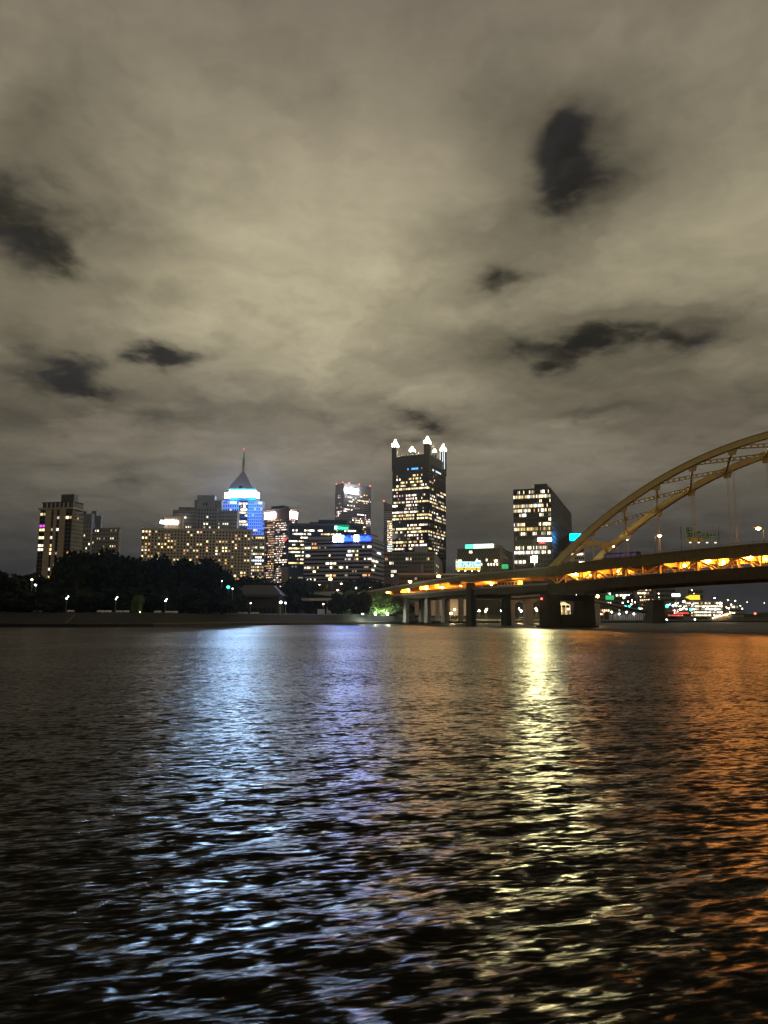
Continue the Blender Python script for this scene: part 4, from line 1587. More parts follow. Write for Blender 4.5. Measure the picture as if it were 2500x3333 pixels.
# truss between the decks: posts, diagonals, floor beams, stringers
for w in (.3, BW - .3):
    for i, t in enumerate(stations[:-1]):
        t1 = stations[i + 1]
        tm = (t + t1) / 2
        for (a, b) in ((t, tm), (t1, tm)):
            mb = MB().bar(B(a, w, zU(a) - 3.7), B(b, w, zL(b) + .1), .55, .6)
            mb.build('truss_diagonal', 'bridge_yellow', br)
        mb = MB().bar(B(tm, w, zU(tm) - 3.6), B(tm, w, zL(tm) + .1), .4, .45)
        mb.build('truss_post', 'bridge_yellow', br)
        if i:
            mb = MB().bar(B(t, w, zU(t) - 3.6), B(t, w, zL(t) + .1), .5, .55)
            mb.build('truss_post', 'bridge_yellow', br)
for i, t in enumerate(stations[:-1]):
    t1 = stations[i + 1]
    L_ = t1 - t
    mb = MB()
    bq(mb, t - .35, t + .35, -.2, BW + .2, zU(t) - 1.1, zU(t) - 1.1, zU(t) - 4.6, zU(t) - 4.6)
    mb.build('floor_beam', 'bridge_yellow', br)
    for (a, b, w) in ((.08, .42, 10), (.56, .90, 10)):
        ta, tb2 = t + L_ * a, t + L_ * b
        mb = MB()
        mb.hexa([B(ta + 1.0, w, zU(ta) - 5.5), B(tb2 - .3, w, zU(tb2) - 5.5), B(tb2 - .3, w + .3, zU(tb2) - 5.5), B(ta + 1.0, w + .3, zU(ta) - 5.5),
                 B(ta, w, zU(ta) - 1.1), B(tb2, w, zU(tb2) - 1.1), B(tb2, w + .3, zU(tb2) - 1.1), B(ta, w + .3, zU(ta) - 1.1)])
        for j in range(5):
            tt = ta + 1.0 + (tb2 - ta - 1.6) * j / 4
            bq(mb, tt - .06, tt + .06, w - .22, w, zU(tt) - 1.2, zU(tt) - 1.2, zU(tt) - 5.45, zU(tt) - 5.45)
        mb.build('stringer', 'bridge_yellow', br)
    mb = MB()
    for s_ in (-1, 1):
        mb.bar(B(t1 - .1, BW / 2 + s_ * 6, zU(t1) - 4.3), B(t1 - .1, BW / 2, zL(t1) - .3), .5, .5)
    mb.build('sway_brace', 'bridge_yellow', br)
# railing on the near edge of the upper deck
for w in (-.6, BW + .6):
    mb = MB()
    along(mb, 0, SPAN, 8, lambda a, b: (bq(mb, a, b, w - .05, w + .05, zU(a) + 1.3, zU(b) + 1.3, zU(a) + 1.18, zU(b) + 1.18),
                                        bq(mb, a, b, w - .15, w + .15, zU(a) + .62, zU(b) + .62, zU(a) + .18, zU(b) + .18)))
    for i in range(58):
        t = 1 + i * 4
        bq(mb, t, t + .12, w - .06, w + .06, zU(t) + 1.9, zU(t) + 1.9, zU(t) + .2, zU(t) + .2)
    mb.build('railing', 'bridge_dark', br)


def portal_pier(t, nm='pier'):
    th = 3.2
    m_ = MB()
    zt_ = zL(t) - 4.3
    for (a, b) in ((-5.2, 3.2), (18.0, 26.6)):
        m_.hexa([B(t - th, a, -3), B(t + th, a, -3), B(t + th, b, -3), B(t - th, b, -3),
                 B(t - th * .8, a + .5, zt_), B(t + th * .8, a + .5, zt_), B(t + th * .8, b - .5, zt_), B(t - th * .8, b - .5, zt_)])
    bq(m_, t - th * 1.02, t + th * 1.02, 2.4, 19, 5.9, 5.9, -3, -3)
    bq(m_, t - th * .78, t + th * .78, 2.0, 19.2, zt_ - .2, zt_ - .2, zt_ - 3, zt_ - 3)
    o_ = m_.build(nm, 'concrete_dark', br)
    m_ = MB()
    bq(m_, t - th * 1.25, t + th * 1.25, -6, 27.4, .9, .9, -3, -3)
    m_.build('pier_footing', 'wet_concrete', br)
    m_ = MB()
    bq(m_, t - th - .12, t - th + .05, 7.2, 8.8, 5.2, 5.2, 4.0, 4.0)
    m_.build('pier_sign', 'white_paint', br)
    return o_


portal_pier(1.5)
portal_pier(SPAN - 1.5)

# approach viaduct continuing behind the first pier
av = empty('approach_viaduct', B(-80, 12, BZ), 'double deck approach viaduct running from the arch foot back to the city bank', 'viaduct')
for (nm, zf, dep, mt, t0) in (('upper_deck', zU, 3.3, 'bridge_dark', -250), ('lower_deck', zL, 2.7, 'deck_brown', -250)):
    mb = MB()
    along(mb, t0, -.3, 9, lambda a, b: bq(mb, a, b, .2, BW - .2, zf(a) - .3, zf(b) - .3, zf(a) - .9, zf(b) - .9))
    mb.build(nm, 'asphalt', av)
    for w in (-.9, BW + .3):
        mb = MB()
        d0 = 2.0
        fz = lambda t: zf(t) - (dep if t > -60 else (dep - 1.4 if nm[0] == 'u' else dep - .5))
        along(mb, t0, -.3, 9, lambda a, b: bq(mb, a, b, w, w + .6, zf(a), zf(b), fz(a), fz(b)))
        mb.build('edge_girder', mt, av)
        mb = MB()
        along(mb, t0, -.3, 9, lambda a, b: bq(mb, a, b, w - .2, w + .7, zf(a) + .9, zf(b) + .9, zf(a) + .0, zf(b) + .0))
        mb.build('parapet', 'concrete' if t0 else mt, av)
for i in range(17):
    t = -8 - i * 9
    mb = MB()
    bq(mb, t, t + .8, 0, BW, zU(t) - .9, zU(t) - .9, zU(t) - 3.4, zU(t) - 3.4)
    mb.build('floor_beam', 'bridge_yellow', av)


def column(px, w, wid, z1, m='concrete_dark', z0=-3, parent=None, name='column', t=None):
    t = tb(px, w) if t is None else t
    mb = MB()
    mb.hexa([B(t - wid * .6, w - wid / 2, z0), B(t + wid * .6, w - wid / 2, z0), B(t + wid * .6, w + wid / 2, z0), B(t - wid * .6, w + wid / 2, z0),
             B(t - wid * .5, w - wid / 2 + .2, z1), B(t + wid * .5, w - wid / 2 + .2, z1), B(t + wid * .5, w + wid / 2 - .2, z1), B(t - wid * .5, w + wid / 2 - .2, z1)])
    return mb.build(name, m, parent or av), t


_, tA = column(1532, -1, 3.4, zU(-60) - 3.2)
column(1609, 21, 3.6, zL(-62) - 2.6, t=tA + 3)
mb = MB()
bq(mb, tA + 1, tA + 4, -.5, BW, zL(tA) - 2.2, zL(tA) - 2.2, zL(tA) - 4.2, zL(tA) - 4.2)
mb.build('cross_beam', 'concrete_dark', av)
for px_, w_ in ((1392, 1), (1447, 22), (1322, 2), (1372, 21)):
    tt = tb(px_, w_)
    column(px_, w_, 2.6, zL(tt) - 2.1, 'concrete', 1.0)
for px_, w_ in ((1250, 2), (1300, 20)):
    tt = tb(px_, w_)
    column(px_, w_, 2.4, zL(tt) - 2.1, 'concrete', 2)

# side ramp on round lit columns beyond the viaduct
sv = empty('side_ramp', P(1680, 1990, 480), 'concrete side ramp on pale lit columns seen between the dark bridge piers', 'ramp')
ra = [P(1420, 1943, 490), P(1560, 1943, 480), P(1680, 1946, 475), P(1800, 1936, 490), P(1900, 1950, 540), P(2000, 1970, 600), P(2128, 1996, 640)]
mb = MB()
mb2 = MB()
for a, b in zip(ra, ra[1:]):
    d = Vector((0, 9, 0))
    up = Vector((0, 0, 1.3))
    mb.hexa([a - up, b - up, b - up + d, a - up + d, a, b, b + d, a + d])
    up2 = Vector((0, 0, 1.0))
    d2 = Vector((0, .4, 0))
    mb2.hexa([a - d2, b - d2, b + d2, a + d2, a - d2 + up2, b - d2 + up2, b + d2 + up2, a + d2 + up2])
mb.build('road_deck', 'concrete_dark', sv)
mb2.build('parapet', 'concrete', sv)


def zramp(x):
    for a, b in zip(ra, ra[1:]):
        if a.x <= x <= b.x:
            k_ = (x - a.x) / (b.x - a.x)
            return a.z + (b.z - a.z) * k_, a.y + (b.y - a.y) * k_
    return ra[-1].z, ra[-1].y


for px_, wd_ in ((1502, 1.6), (1460, 1.4), (1657, 2.6), (1718, 3.0), (1937, 2.6), (1960, 1.4), (1790, 2.4)):
    D_ = 485 if px_ < 1850 else 560
    x_ = Xat(px_, D_, 8)
    z_, y_ = zramp(x_)
    mb = MB().box(x_ - wd_, x_ + wd_, y_ + 1.5, y_ + 5, -1 if px_ > 1600 else 1.5, z_ - 1.2)
    if px_ in (1657, 1718):
        mb.hexa([(x_ - wd_, y_ + 1, z_ - 4), (x_ + wd_, y_ + 1, z_ - 4), (x_ + wd_, y_ + 6, z_ - 4), (x_ - wd_, y_ + 6, z_ - 4),
                 (x_ - wd_ - 4, y_ + .6, z_ - 1.3), (x_ + wd_ + 4, y_ + .6, z_ - 1.3), (x_ + wd_ + 4, y_ + 6.5, z_ - 1.3), (x_ - wd_ - 4, y_ + 6.5, z_ - 1.3)])
    mb.build('column', 'concrete', sv)

# upper loop ramp with orange-lit wall, left of the bridge
rp = empty('loop_ramp', P(1400, 1930, 520), 'curved highway ramp with orange lit wall meeting the upper deck', 'ramp')
ra2 = [P(1236, 1926, 500), P(1300, 1912, 492), P(1380, 1899, 478), P(1460, 1888, 462), P(1560, 1878, 440)]
mb, mb2 = MB(), MB()
for a, b in zip(ra2, ra2[1:]):
    d = Vector((0, 10, 0))
    mb.hexa([a - Vector((0, 0, 4.4)), b - Vector((0, 0, 4.4)), b - Vector((0, 0, 4.4)) + d, a - Vector((0, 0, 4.4)) + d, a - Vector((0, 0, 1)), b - Vector((0, 0, 1)), b - Vector((0, 0, 1)) + d, a - Vector((0, 0, 1)) + d])
    d2 = Vector((0, .4, 0))
    mb2.hexa([a - Vector((0, .4, 1.2)), b - Vector((0, .4, 1.2)), b - Vector((0, -.2, 1.2)), a - Vector((0, -.2, 1.2)), a - d2, b - d2, b + d2 * .5, a + d2 * .5])
mb.build('road_deck', 'concrete', rp)
mb2.build('parapet', 'concrete', rp)
for px_, D_ in ((1262, 505), (1345, 492), (1425, 478), (1500, 460)):
    a = P(px_, 1925, D_)
    mb = MB().box(a.x - 1.2, a.x + 1.2, D_ + 2, D_ + 5, 2, a.z + 1)
    mb.build('column', 'concrete', rp)

# long park overpass with a pale fascia
op = empty('park_overpass', P(1050, 1990, 470), 'long low highway overpass with a pale concrete fascia behind the park', 'overpass')
ov = [P(792, 1952, 452), P(914, 1951, 458), P(1030, 1951, 466), P(1180, 1950, 474), P(1320, 1944, 484), P(1440, 1940, 494)]
mb, mb2 = MB(), MB()
for a, b in zip(ov, ov[1:]):
    q = Vector((0, .5, 0))
    h = Vector((0, 0, .75))
    mb2.hexa([a - h - q, b - h - q, b - h, a - h, a + h - q, b + h - q, b + h, a + h])
    d = Vector((0, 26, 0))
    mb.hexa([a - h * 1.6, b - h * 1.6, b - h * 1.6 + d, a - h * 1.6 + d, a - h * .2, b - h * .2, b - h * .2 + d, a - h * .2 + d])
mb.build('road_deck', 'concrete_dark', op)
mb2.build('fascia', 'concrete', op)
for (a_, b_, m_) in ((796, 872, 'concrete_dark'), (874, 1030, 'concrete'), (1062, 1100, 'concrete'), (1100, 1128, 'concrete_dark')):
    a, b = P(a_, 1990, 462), P(b_, 1990, 470)
    mb = MB().hexa([(a.x, 466, 2), (b.x, 474, 2), (b.x, 478, 2), (a.x, 470, 2), (a.x, 466, 13.6), (b.x, 474, 13.8), (b.x, 478, 13.8), (a.x, 470, 13.6)])
    mb.build('abutment_wall', m_, op)
for i in range(4):
    a = P(1034 + i * 6, 1990, 463)
    mb = MB().box(a.x - .45, a.x + .45, 468, 468.3, 5.4, 8.6)
    mb.build('service_door', 'white_paint', op)
for px_ in (1150, 1205, 1262, 1330, 1390):
    a = P(px_, 1990, 470)
    mb = MB().box(a.x - .8, a.x + .8, 478, 481, 2, 14)
    mb.build('column', 'concrete', op)

# orange-lit retaining ramp stub
rt = empty('retaining_ramp', P(1050, 1930, 480), 'short ramp wall glowing orange under a single street lamp', 'ramp')
a0, a1, a2 = P(1012, 1932, 470), P(1096, 1925, 470), P(1020, 1929, 500)
mb = MB().hexa([(a0.x, 470, a0.z - .2), (a1.x, 468, a1.z - 3.2), (a1.x + 3, 484, a1.z - 3.2), (a0.x, 484, a0.z - .2),
                (a0.x - 6, 470, a0.z + .9), (a1.x, 468, a1.z), (a1.x + 3, 484, a1.z), (a0.x - 6, 484, a0.z + .9)])
mb.build('ramp_wall', 'concrete', rt)
for px_ in (1030, 1085):
    a = P(px_, 1940, 474)
    mb = MB().box(a.x - 1, a.x + 1, 473, 476, BZ - 2, a.z + .4)
    mb.build('column', 'concrete_dark', rt)

# low museum pavilion with hipped dark roof
mu = empty('park_pavilion', P(845, 1990, 420), 'low park pavilion with a wide dark hipped roof beside the trees', 'building')
a, b = P(768, 1935, 420), P(912, 1938, 420)
c, d = P(800, 1906, 438), P(896, 1908, 438)
mb = MB().hexa([(a.x - 1, 418, a.z), (b.x + 1, 418, a.z - .3), (b.x + 1, 448, a.z - .3), (a.x - 1, 448, a.z), (c.x, 432, c.z), (d.x, 432, c.z), (d.x, 440, c.z), (c.x, 440, c.z)])
mb.build('roof', 'slate', mu)
mb = MB().box(a.x - 1.6, b.x + 1.6, 417.4, 418.2, a.z - 1.3, a.z + .1)
mb.build('fascia', 'slate', mu)
mb = MB().box(a.x + 1, b.x - 1, 421, 447, BZ - 1, a.z)
mb.build('wall', 'concrete_dark', mu)
for i in range(8):
    x_ = a.x + 3 + i * (b.x - a.x - 6) / 7.6
    mb = MB().box(x_, x_ + 2.0, 420.7, 420.95, BZ + .3, BZ + 3)
    mb.build('window', 'dark_glass', mu)

# ------------------------------------------------------------------ lamps
NLAMP = {}


def lamp_obj(name, base, head_h, kind, label, group, m='lamp_white', arm=(0, 0), r=.32, pole='pole_grey', twin=False, cat='street lamp'):
    e_ = empty(name, base, label, cat, group)
    b_ = Vector(base)
    top = b_ + Vector((0, 0, head_h))
    hd = top + Vector((arm[0], arm[1], 0))
    mb = MB()
    if head_h > .6:
        mb.tube([b_, b_ + Vector((0, 0, .5)), top], [.16, .11, .07], 8)
        if arm != (0, 0):
            mb.tube([top - Vector((0, 0, .5)), top + Vector((arm[0] * .4, arm[1] * .4, .1)), hd + Vector((0, 0, r * .6))], [.06, .055, .05], 6)
        mb.build('pole', pole, e_)
    if kind == 'globe':
        MB().ball(hd + Vector((0, 0, r * .6)), r).build('globe', m, e_, smooth=True)
        if twin:
            MB().ball(hd + Vector((.35, .5, r * 3.2)), r * .75).build('globe', m, e_, smooth=True)
    elif kind == 'cobra':
        mb = MB().box(hd.x - r * 1.6, hd.x + r * 1.6, hd.y - r, hd.y + r, hd.z + r * .5, hd.z + r * 1.0)
        mb.build('lamp_head', pole, e_)
        MB().ball(hd, r * .9, .62).build('bulb', m, e_, smooth=True)
    return e_


def bank_z(px, D):
    return bank_at(px)[1]


for i, (px, yb, yt_) in enumerate(((214, 1993, 1949), (375, 1994, 1951), (537, 1995, 1957), (687, 1996, 1958))):
    D, h = bank_at(px)
    D += 16
    lamp_obj('promenade_lamp', (Xat(px, D, h), D, h), P(px, yt_, D).z - h, 'globe',
             ('twin globe promenade lamp beside the leftmost lit benches', 'twin globe promenade lamp between two pairs of white benches',
              'twin globe promenade lamp in front of the middle of the dark trees', 'twin globe promenade lamp nearest the edge of the dark trees')[i],
             'twin globe lamps along the river promenade', 'lamp_white', twin=True, r=.27)
for (px, yt_, m_, r_, nm, lb) in ((815, 1964, 'lamp_warm', .24, 'promenade_lamp', 'small yellow promenade lamp beside the pavilion benches'),
                                (913, 1963, 'lamp_white', .62, 'promenade_lamp', 'large bright white globe lamp in front of the pale fascia'),
                                (929, 1964, 'lamp_white', .34, 'promenade_lamp', 'smaller white globe lamp close beside the large one'),
                                (1084, 1980, 'lamp_white', .42, 'promenade_lamp', 'low white lamp beside the dark round tree'),
                                (1052, 1967, 'lamp_warm', .3, 'promenade_lamp', 'warm lamp before the service doors under the overpass'),
                                (1155, 1970, 'lamp_white', .5, 'promenade_lamp', 'white lamp lighting the green trees, the left of the pair'),
                                (1242, 1970, 'lamp_white', .5, 'promenade_lamp', 'white lamp lighting the green trees, the right of the pair'),
                                (1310, 1974, 'lamp_warm', .32, 'promenade_lamp', 'slim warm lamp at the end of the embankment by the viaduct')):
    D, h = bank_at(px)
    D += 18
    lamp_obj(nm, (Xat(px, D, h), D, h), P(px, yt_, D).z - h, 'globe', lb, 'globe lamps in the riverside park', 'park_light' if px in (1155, 1242) else m_, r=r_)
for (px, yt_, lb) in ((1468, 1998, 'low plaza lamp left of the tall dark column'), (1501, 1997, 'low plaza lamp just beside the tall dark column'), (1560, 1990, 'plaza lamp right of the tall dark column'),
                  (1581, 1990, 'plaza lamp against the second dark column'), (1632, 1990, 'plaza lamp between the second dark column and the pale columns'), (1697, 1990, 'plaza lamp between the two pale ramp columns'),
                  (1748, 1988, 'plaza lamp left of the big portal pier')):
    D, h = bank_at(px)
    D += 22
    lamp_obj('plaza_lamp', (Xat(px, D, h), D, h), P(px, yt_, D).z - h, 'globe', lb, 'plaza lamps on the lit wharf under the bridge', 'plaza_light', r=.5)

# sodium lamps hung in the truss of the bridge (picture column, row)
for (px, py, lb) in ((1876, 1869, 'orange deck lamp over the first truss panel of the bridge'), (1920, 1870, 'orange deck lamp left of the second lit truss panel'),
                 (2014, 1861, 'orange deck lamp below the bus on the bridge'), (2230, 1841, 'orange deck lamp under the overhead road signs'),
                 (2311, 1826, 'orange deck lamp, left of the close pair under the arch'), (2356, 1831, 'largest glowing orange deck lamp, right of the close pair'),
                 (2448, 1814, 'orange deck lamp below the lit arch hanger'), (2493, 1820, 'orange deck lamp at the picture edge')):
    w = 5.5
    t = tb(px, w, 22)
    q = B(t, w, 0)
    z = P(px, py, q.y).z
    e_ = empty('deck_lamp', (q.x, q.y, z), lb, 'lamp', 'orange sodium lamps hung between the bridge decks')
    MB().ball((q.x, q.y, z), .5 if px != 2356 else .62, .8).build('bulb', 'sodium', e_, smooth=True)
    MB().tube([(q.x, q.y, z + .35), (q.x, q.y, zU(t) - 1.0)], [.07, .07], 6).build('bracket', 'bridge_yellow', e_)
# more of the same beyond the picture edge, so the lit bridge goes on
for t in (118, 140, 160, 185, 210):
    q = B(t, 5.5, zU(t) - 5.2)
    e_ = empty('deck_lamp', q, 'orange deck lamp on the stretch of bridge past the picture edge', 'lamp', 'orange sodium lamps hung between the bridge decks')
    MB().ball(q, .5, .8).build('bulb', 'sodium', e_, smooth=True)
    MB().tube([(q.x, q.y, q.z + .35), (q.x, q.y, zU(t) - 1.0)], [.07, .07], 6).build('bracket', 'bridge_yellow', e_)
for (px, py, w, lb) in ((1697, 1906, 3, 'orange lamp glowing between the decks of the approach viaduct'),
                    (1387, 1915, 3, 'orange lamp over the left stretch of the lower viaduct deck'),
                    (1331, 1922, 3, 'orange lamp left of the brighter one on the lower viaduct deck'), (1262, 1929, 3, 'orange lamp near the far end of the viaduct'),
                    (1224, 1934, 3, 'leftmost small orange lamp at the tip of the viaduct'), (1600, 1902, 12, 'orange lamp hidden deep between the viaduct decks'),
                    (1500, 1905, 8, 'orange lamp behind the tall dark column between the decks'), (1440, 1912, 8, 'orange lamp under the loop ramp junction')):
    t = tb(px, w, 18)
    q = B(t, w, 0)
    z = P(px, py, q.y).z
    e_ = empty('deck_lamp', (q.x, q.y, z), lb, 'lamp', 'orange sodium lamps along the approach viaduct')
    MB().ball((q.x, q.y, z), .5, .8).build('bulb', 'sodium', e_, smooth=True)
    MB().tube([(q.x, q.y, z - .3), (q.x, q.y, zL(t) - .3)], [.08, .1], 6).build('bracket', 'pole_grey', e_)


def deck_street(px, py, w, m_, r_, lb, armx=-1.8, cat='street lamp', kind='cobra', gr='street lamps standing on the upper deck'):
    t = tb(px, w, 32)
    q = B(t, w, 0)
    z = P(px, py, q.y).z
    q = Vector((Xat(px, q.y, z) - armx, q.y, 0))
    b = zU(t) - .4
    return lamp_obj('street_lamp', (q.x, q.y, b), z - b, kind, lb, gr, m_, (armx, 0), r_, cat=cat)


deck_street(2147, 1745, 20, 'sodium_far', .75, 'tall street lamp on the bridge between the arch and the overhead signs', 1.9)
deck_street(2468, 1721, 3, 'sodium_far', .8, 'tall street lamp on the bridge beside the lit hanger near the picture edge', -1.8)
deck_street(1997, 1779, 3, 'lamp_warm', .42, 'street lamp tucked against the arch above the bus', -1.8)
deck_street(1614, 1826, 15, 'sodium_far', .8, 'street lamp left of the green direction sign on the viaduct', -1.8)
fl_ = deck_street(1740, 1822, 5, 'flood_yellow', 1.15, 'intensely bright yellow floodlight in front of the black tower', 0, 'floodlight', 'globe')
a = P(1740, 1822, B(tb(1740, 5, 32), 5, 0).y)
MB().box(a.x - 1.6, a.x + 1.6, a.y + 1.1, a.y + 1.25, a.z - 1.0, a.z + 1.6).build('spill_shield', 'slate', fl_)  # plates added to block floodlight spill on the arch and behind
MB().hexa([(a.x + 1.15, a.y + 1.1, a.z - 1.2), (a.x + 1.3, a.y + 1.1, a.z - 1.2), (a.x + 1.0, a.y - 2.6, a.z - 1.2), (a.x + .85, a.y - 2.6, a.z - 1.2),
           (a.x + 1.15, a.y + 1.1, a.z + 1.6), (a.x + 1.3, a.y + 1.1, a.z + 1.6), (a.x + 1.0, a.y - 2.6, a.z + 1.6), (a.x + .85, a.y - 2.6, a.z + 1.6)]).build('spill_shield', 'slate', fl_)
deck_street(2042, 1757, 22, 'lamp_white', .28, 'small bluish lamp behind the arch rib foot', 1.2)
for (px, py, D, m_, r_, lb) in ((1428, 1876, 475, 'sodium_far', 1.1, 'street lamp with orange glow above the loop ramp wall'), (1335, 1894, 495, 'sodium_far', 1.1, 'street lamp with red orange glow behind the loop ramp'),
                            (1075, 1885, 480, 'sodium_far', 1.1, 'tall orange street lamp standing on the retaining ramp'), (804, 1905, 452, 'sodium_far', .8, 'yellow street lamp above the ridge of the pavilion'),
                            (1205, 1911, 500, 'lamp_warm', .7, 'pale street lamp right of the teal sign above the trees'), (1099, 1921, 480, 'lamp_warm', .6, 'small pale lamp at the end of the retaining ramp'),
                            (1111, 1900, 505, 'lamp_warm', .6, 'pale street lamp under the dark banded office'), (1040, 1903, 505, 'lamp_warm', .35, 'tiny white lamp before the banded office')):
    a = P(px, py, D)
    lamp_obj('street_lamp', (a.x + 1.2, D, BZ), a.z - BZ, 'cobra', lb, 'street lamps on the far ramps and streets', m_, (-1.2, 0), r_)
a = P(1763, 1949, 338)
e_ = empty('navigation_light', a, 'red navigation light on the upstream face of the big portal pier', 'lamp')
MB().ball(a, .42).build('lens', 'red_light', e_, smooth=True)
MB().tube([a, a + Vector((.6, 1.2, .6))], [.08, .08], 6).build('bracket', 'pole_grey', e_)
for (px, py, m_, lb) in ((1905, 1940, 'sodium_far', 'orange lamp just right of the portal pier, under the deck'), (1945, 1941, 'sodium_far', 'second orange lamp to the right of the portal pier'), (1876, 1938, 'lamp_white', 'white lamp on the right shoulder of the portal pier')):
    D_ = 430 if px != 1876 else 352
    a = P(px, py, D_)
    e_ = empty('bridge_lamp', a, lb, 'lamp', 'lamps near the portal pier')
    MB().ball(a, .75 if px != 1876 else .3).build('bulb', m_, e_, smooth=True)
    MB().tube([a, (a.x, a.y, zL(0) - 3 if px == 1876 else BZ - 4)], [.12, .12], 6).build('pole', 'pole_grey', e_)

# ------------------------------------------------------------------ benches along the promenade
BL = ['leftmost pale bench, alone at the dark end of the promenade', 'pale bench beside the leftmost twin globe lamp', 'bright bench left of the second lamp, outer one of its pair', 'brightest bench left of the second lamp, next to its pole',
      'dim bench right of the second lamp pole', 'outer dim bench right of the second lamp', 'bright bench left of the third lamp', 'dim bench right of the third lamp pole', 'outer dim bench right of the third lamp',
      'bright bench left of the fourth lamp, outer one', 'bright bench left of the fourth lamp, inner one', 'dim bench right of the fourth lamp pole', 'outer dim bench right of the fourth lamp',
      'warm lit bench by the pavilion, outer one', 'warm lit bench by the pavilion, inner one', 'long dim bench beside the small yellow lamp']
for (x0_, x1_), lb in zip(((107, 135), (218, 240), (315, 337), (339, 361), (377, 397), (400, 419), (501, 524), (537, 556), (558, 577), (637, 654), (656, 674), (685, 701), (703, 721), (773, 788), (790, 805), (815, 843)), BL):
    D, h = bank_at((x0_ + x1_) / 2)
    D += 14.8
    xa, xb = Xat(x0_, D, h), Xat(x1_, D, h)
    e_ = empty('bench', ((xa + xb) / 2, D, h), lb, 'bench', 'white stone benches along the promenade edge')
    MB().box(xa, xb, D - .35, D + .35, h + .45, h + .62).build('seat', 'white_paint', e_)
    MB().box(xa, xb, D + .36, D + .5, h + .35, h + 1.0).build('backrest', 'white_paint', e_)
    for xx in (xa + .3, xb - .6):
        MB().box(xx, xx + .3, D - .25, D + .25, h, h + .45).build('leg', 'concrete', e_)

# ------------------------------------------------------------------ trees
def crown_mesh(seed, n=2600, squash=1.0):
    g = random.Random(seed)
    lobes = [(0, 0, .55, .40)]
    for i in range(11):
        a_ = g.random() * 6.283
        rr = .2 + .28 * g.random()
        lobes.append((rr * math.cos(a_), rr * math.sin(a_), .22 + .62 * g.random(), .17 + .14 * g.random()))
    mb = MB()
    for i in range(n):
        lx, ly, lz, lr = lobes[g.randrange(len(lobes))]
        while True:
            d = Vector((g.uniform(-1, 1), g.uniform(-1, 1), g.uniform(-1, 1)))
            if .3 < d.length < 1:
                break
        d = d.normalized() * lr * (.55 + .5 * g.random() ** .5)
        c = Vector((lx, ly, lz)) + d
        if c.z < .04:
            continue
        s_ = .022 + .03 * g.random()
        u_ = Vector((g.gauss(0, 1), g.gauss(0, 1), g.gauss(0, 1))).normalized()
        v_ = u_.cross(Vector((g.gauss(0, 1), g.gauss(0, 1), g.gauss(0, 1)))).normalized()
        mb.quad(c - u_ * s_ - v_ * s_ * .6, c + u_ * s_ * .8 - v_ * s_ * .7, c + u_ * s_ + v_ * s_ * .6, c - u_ * s_ * .7 + v_ * s_ * .8)
    # dense inner masses so that the heart of the crown is opaque
    for (lx, ly, lz, lr) in lobes:
        mb.ball((lx, ly, lz), lr * .72, 1.0, 8, 6)
    return mb


def trunk_mesh(seed):
    g = random.Random(seed)
    mb = MB().tube([(0, 0, -.02), (.01, 0, .15), (.0, .01, .35), (.02, 0, .6)], [.035, .026, .02, .01], 8)
    for i in range(5):
        a_ = g.random() * 6.28
        z = .18 + .07 * i
        mb.tube([(0, 0, z), (.12 * math.cos(a_), .12 * math.sin(a_), z + .12), (.27 * math.cos(a_), .27 * math.sin(a_), z + .2)], [.014, .01, .005], 6)
    return mb


CM = {}
for m_ in ('leaf', 'leaf_dark'):
    CM[m_] = [crown_mesh(s_).mesh('crown', m_) for s_ in (3, 8, 21)]
TM = [trunk_mesh(s_).mesh('trunk', 'bark') for s_ in (3, 8, 21)]
TK = 0


def tree(px, ytop, D, wpx, m_, label, group, h=None, ztrunk=0.0):
    global TK
    h0 = (BZ if h is None else h) - .3
    z1 = P(px, ytop, D).z
    H = (z1 - h0) / 1.0
    x_ = Xat(px, D, (z1 + h0) / 2)
    e_ = empty('tree', (x_, D, h0), label, 'tree', group)
    i = TK % 3
    TK += 1
    wid = wpx * D / F
    rz = TK * 1.7
    c = bpy.data.objects.new('crown', CM[m_][i])
    c.scale = (wid / .98, wid / .98, H * (1 - ztrunk))
    c.location = (0, 0, H * ztrunk)
    c.rotation_euler = (0, 0, rz)
    link(c, e_)
    t_ = bpy.data.objects.new('trunk', TM[i])
    t_.scale = (H * .5, H * .5, H * .95)
    link(t_, e_)


TG = 'dark trees along the riverside park'
TL = [(-75, 1862, 298, 190, 'wide dark tree cut by the left picture edge'), (30, 1862, 300, 150, 'dark rounded tree at the far left, left of the tan tower'), (96, 1886, 306, 90, 'low dark tree just left of the tan tower base'),
      (150, 1892, 310, 100, 'lowest dark tree, in front of the tan tower base'), (203, 1864, 326, 100, 'dark tree stepping up beside the tan tower'), (252, 1814, 345, 120, 'tall dark tree under the stepped grey office'),
      (300, 1797, 352, 140, 'tallest dark tree, its top against the low grey office'), (362, 1807, 350, 120, 'tall dark tree under the right end of the low grey office'), (424, 1829, 350, 110, 'dark tree in the gap of open sky left of the hotel'),
      (487, 1818, 352, 120, 'dark tree under the left corner of the hotel'), (556, 1825, 354, 130, 'broad dark tree under the left third of the hotel'), (624, 1835, 356, 120, 'dark tree under the middle of the hotel'),
      (684, 1832, 356, 110, 'dark tree under the right third of the hotel'), (727, 1862, 352, 80, 'dark tree at the right end of the mass, beside the teal light')]
for (px, yt_, D, wp, lb) in TL:
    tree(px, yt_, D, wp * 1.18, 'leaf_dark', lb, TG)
LOWT = [(10, 1930, 292, 120), (70, 1925, 293, 100), (130, 1930, 294, 110), (190, 1925, 300, 100), (250, 1915, 305, 120), (320, 1915, 318, 120), (390, 1918, 320, 120), (460, 1915, 324, 110), (530, 1918, 326, 120), (600, 1920, 330, 120), (670, 1920, 336, 110), (722, 1930, 340, 70)]
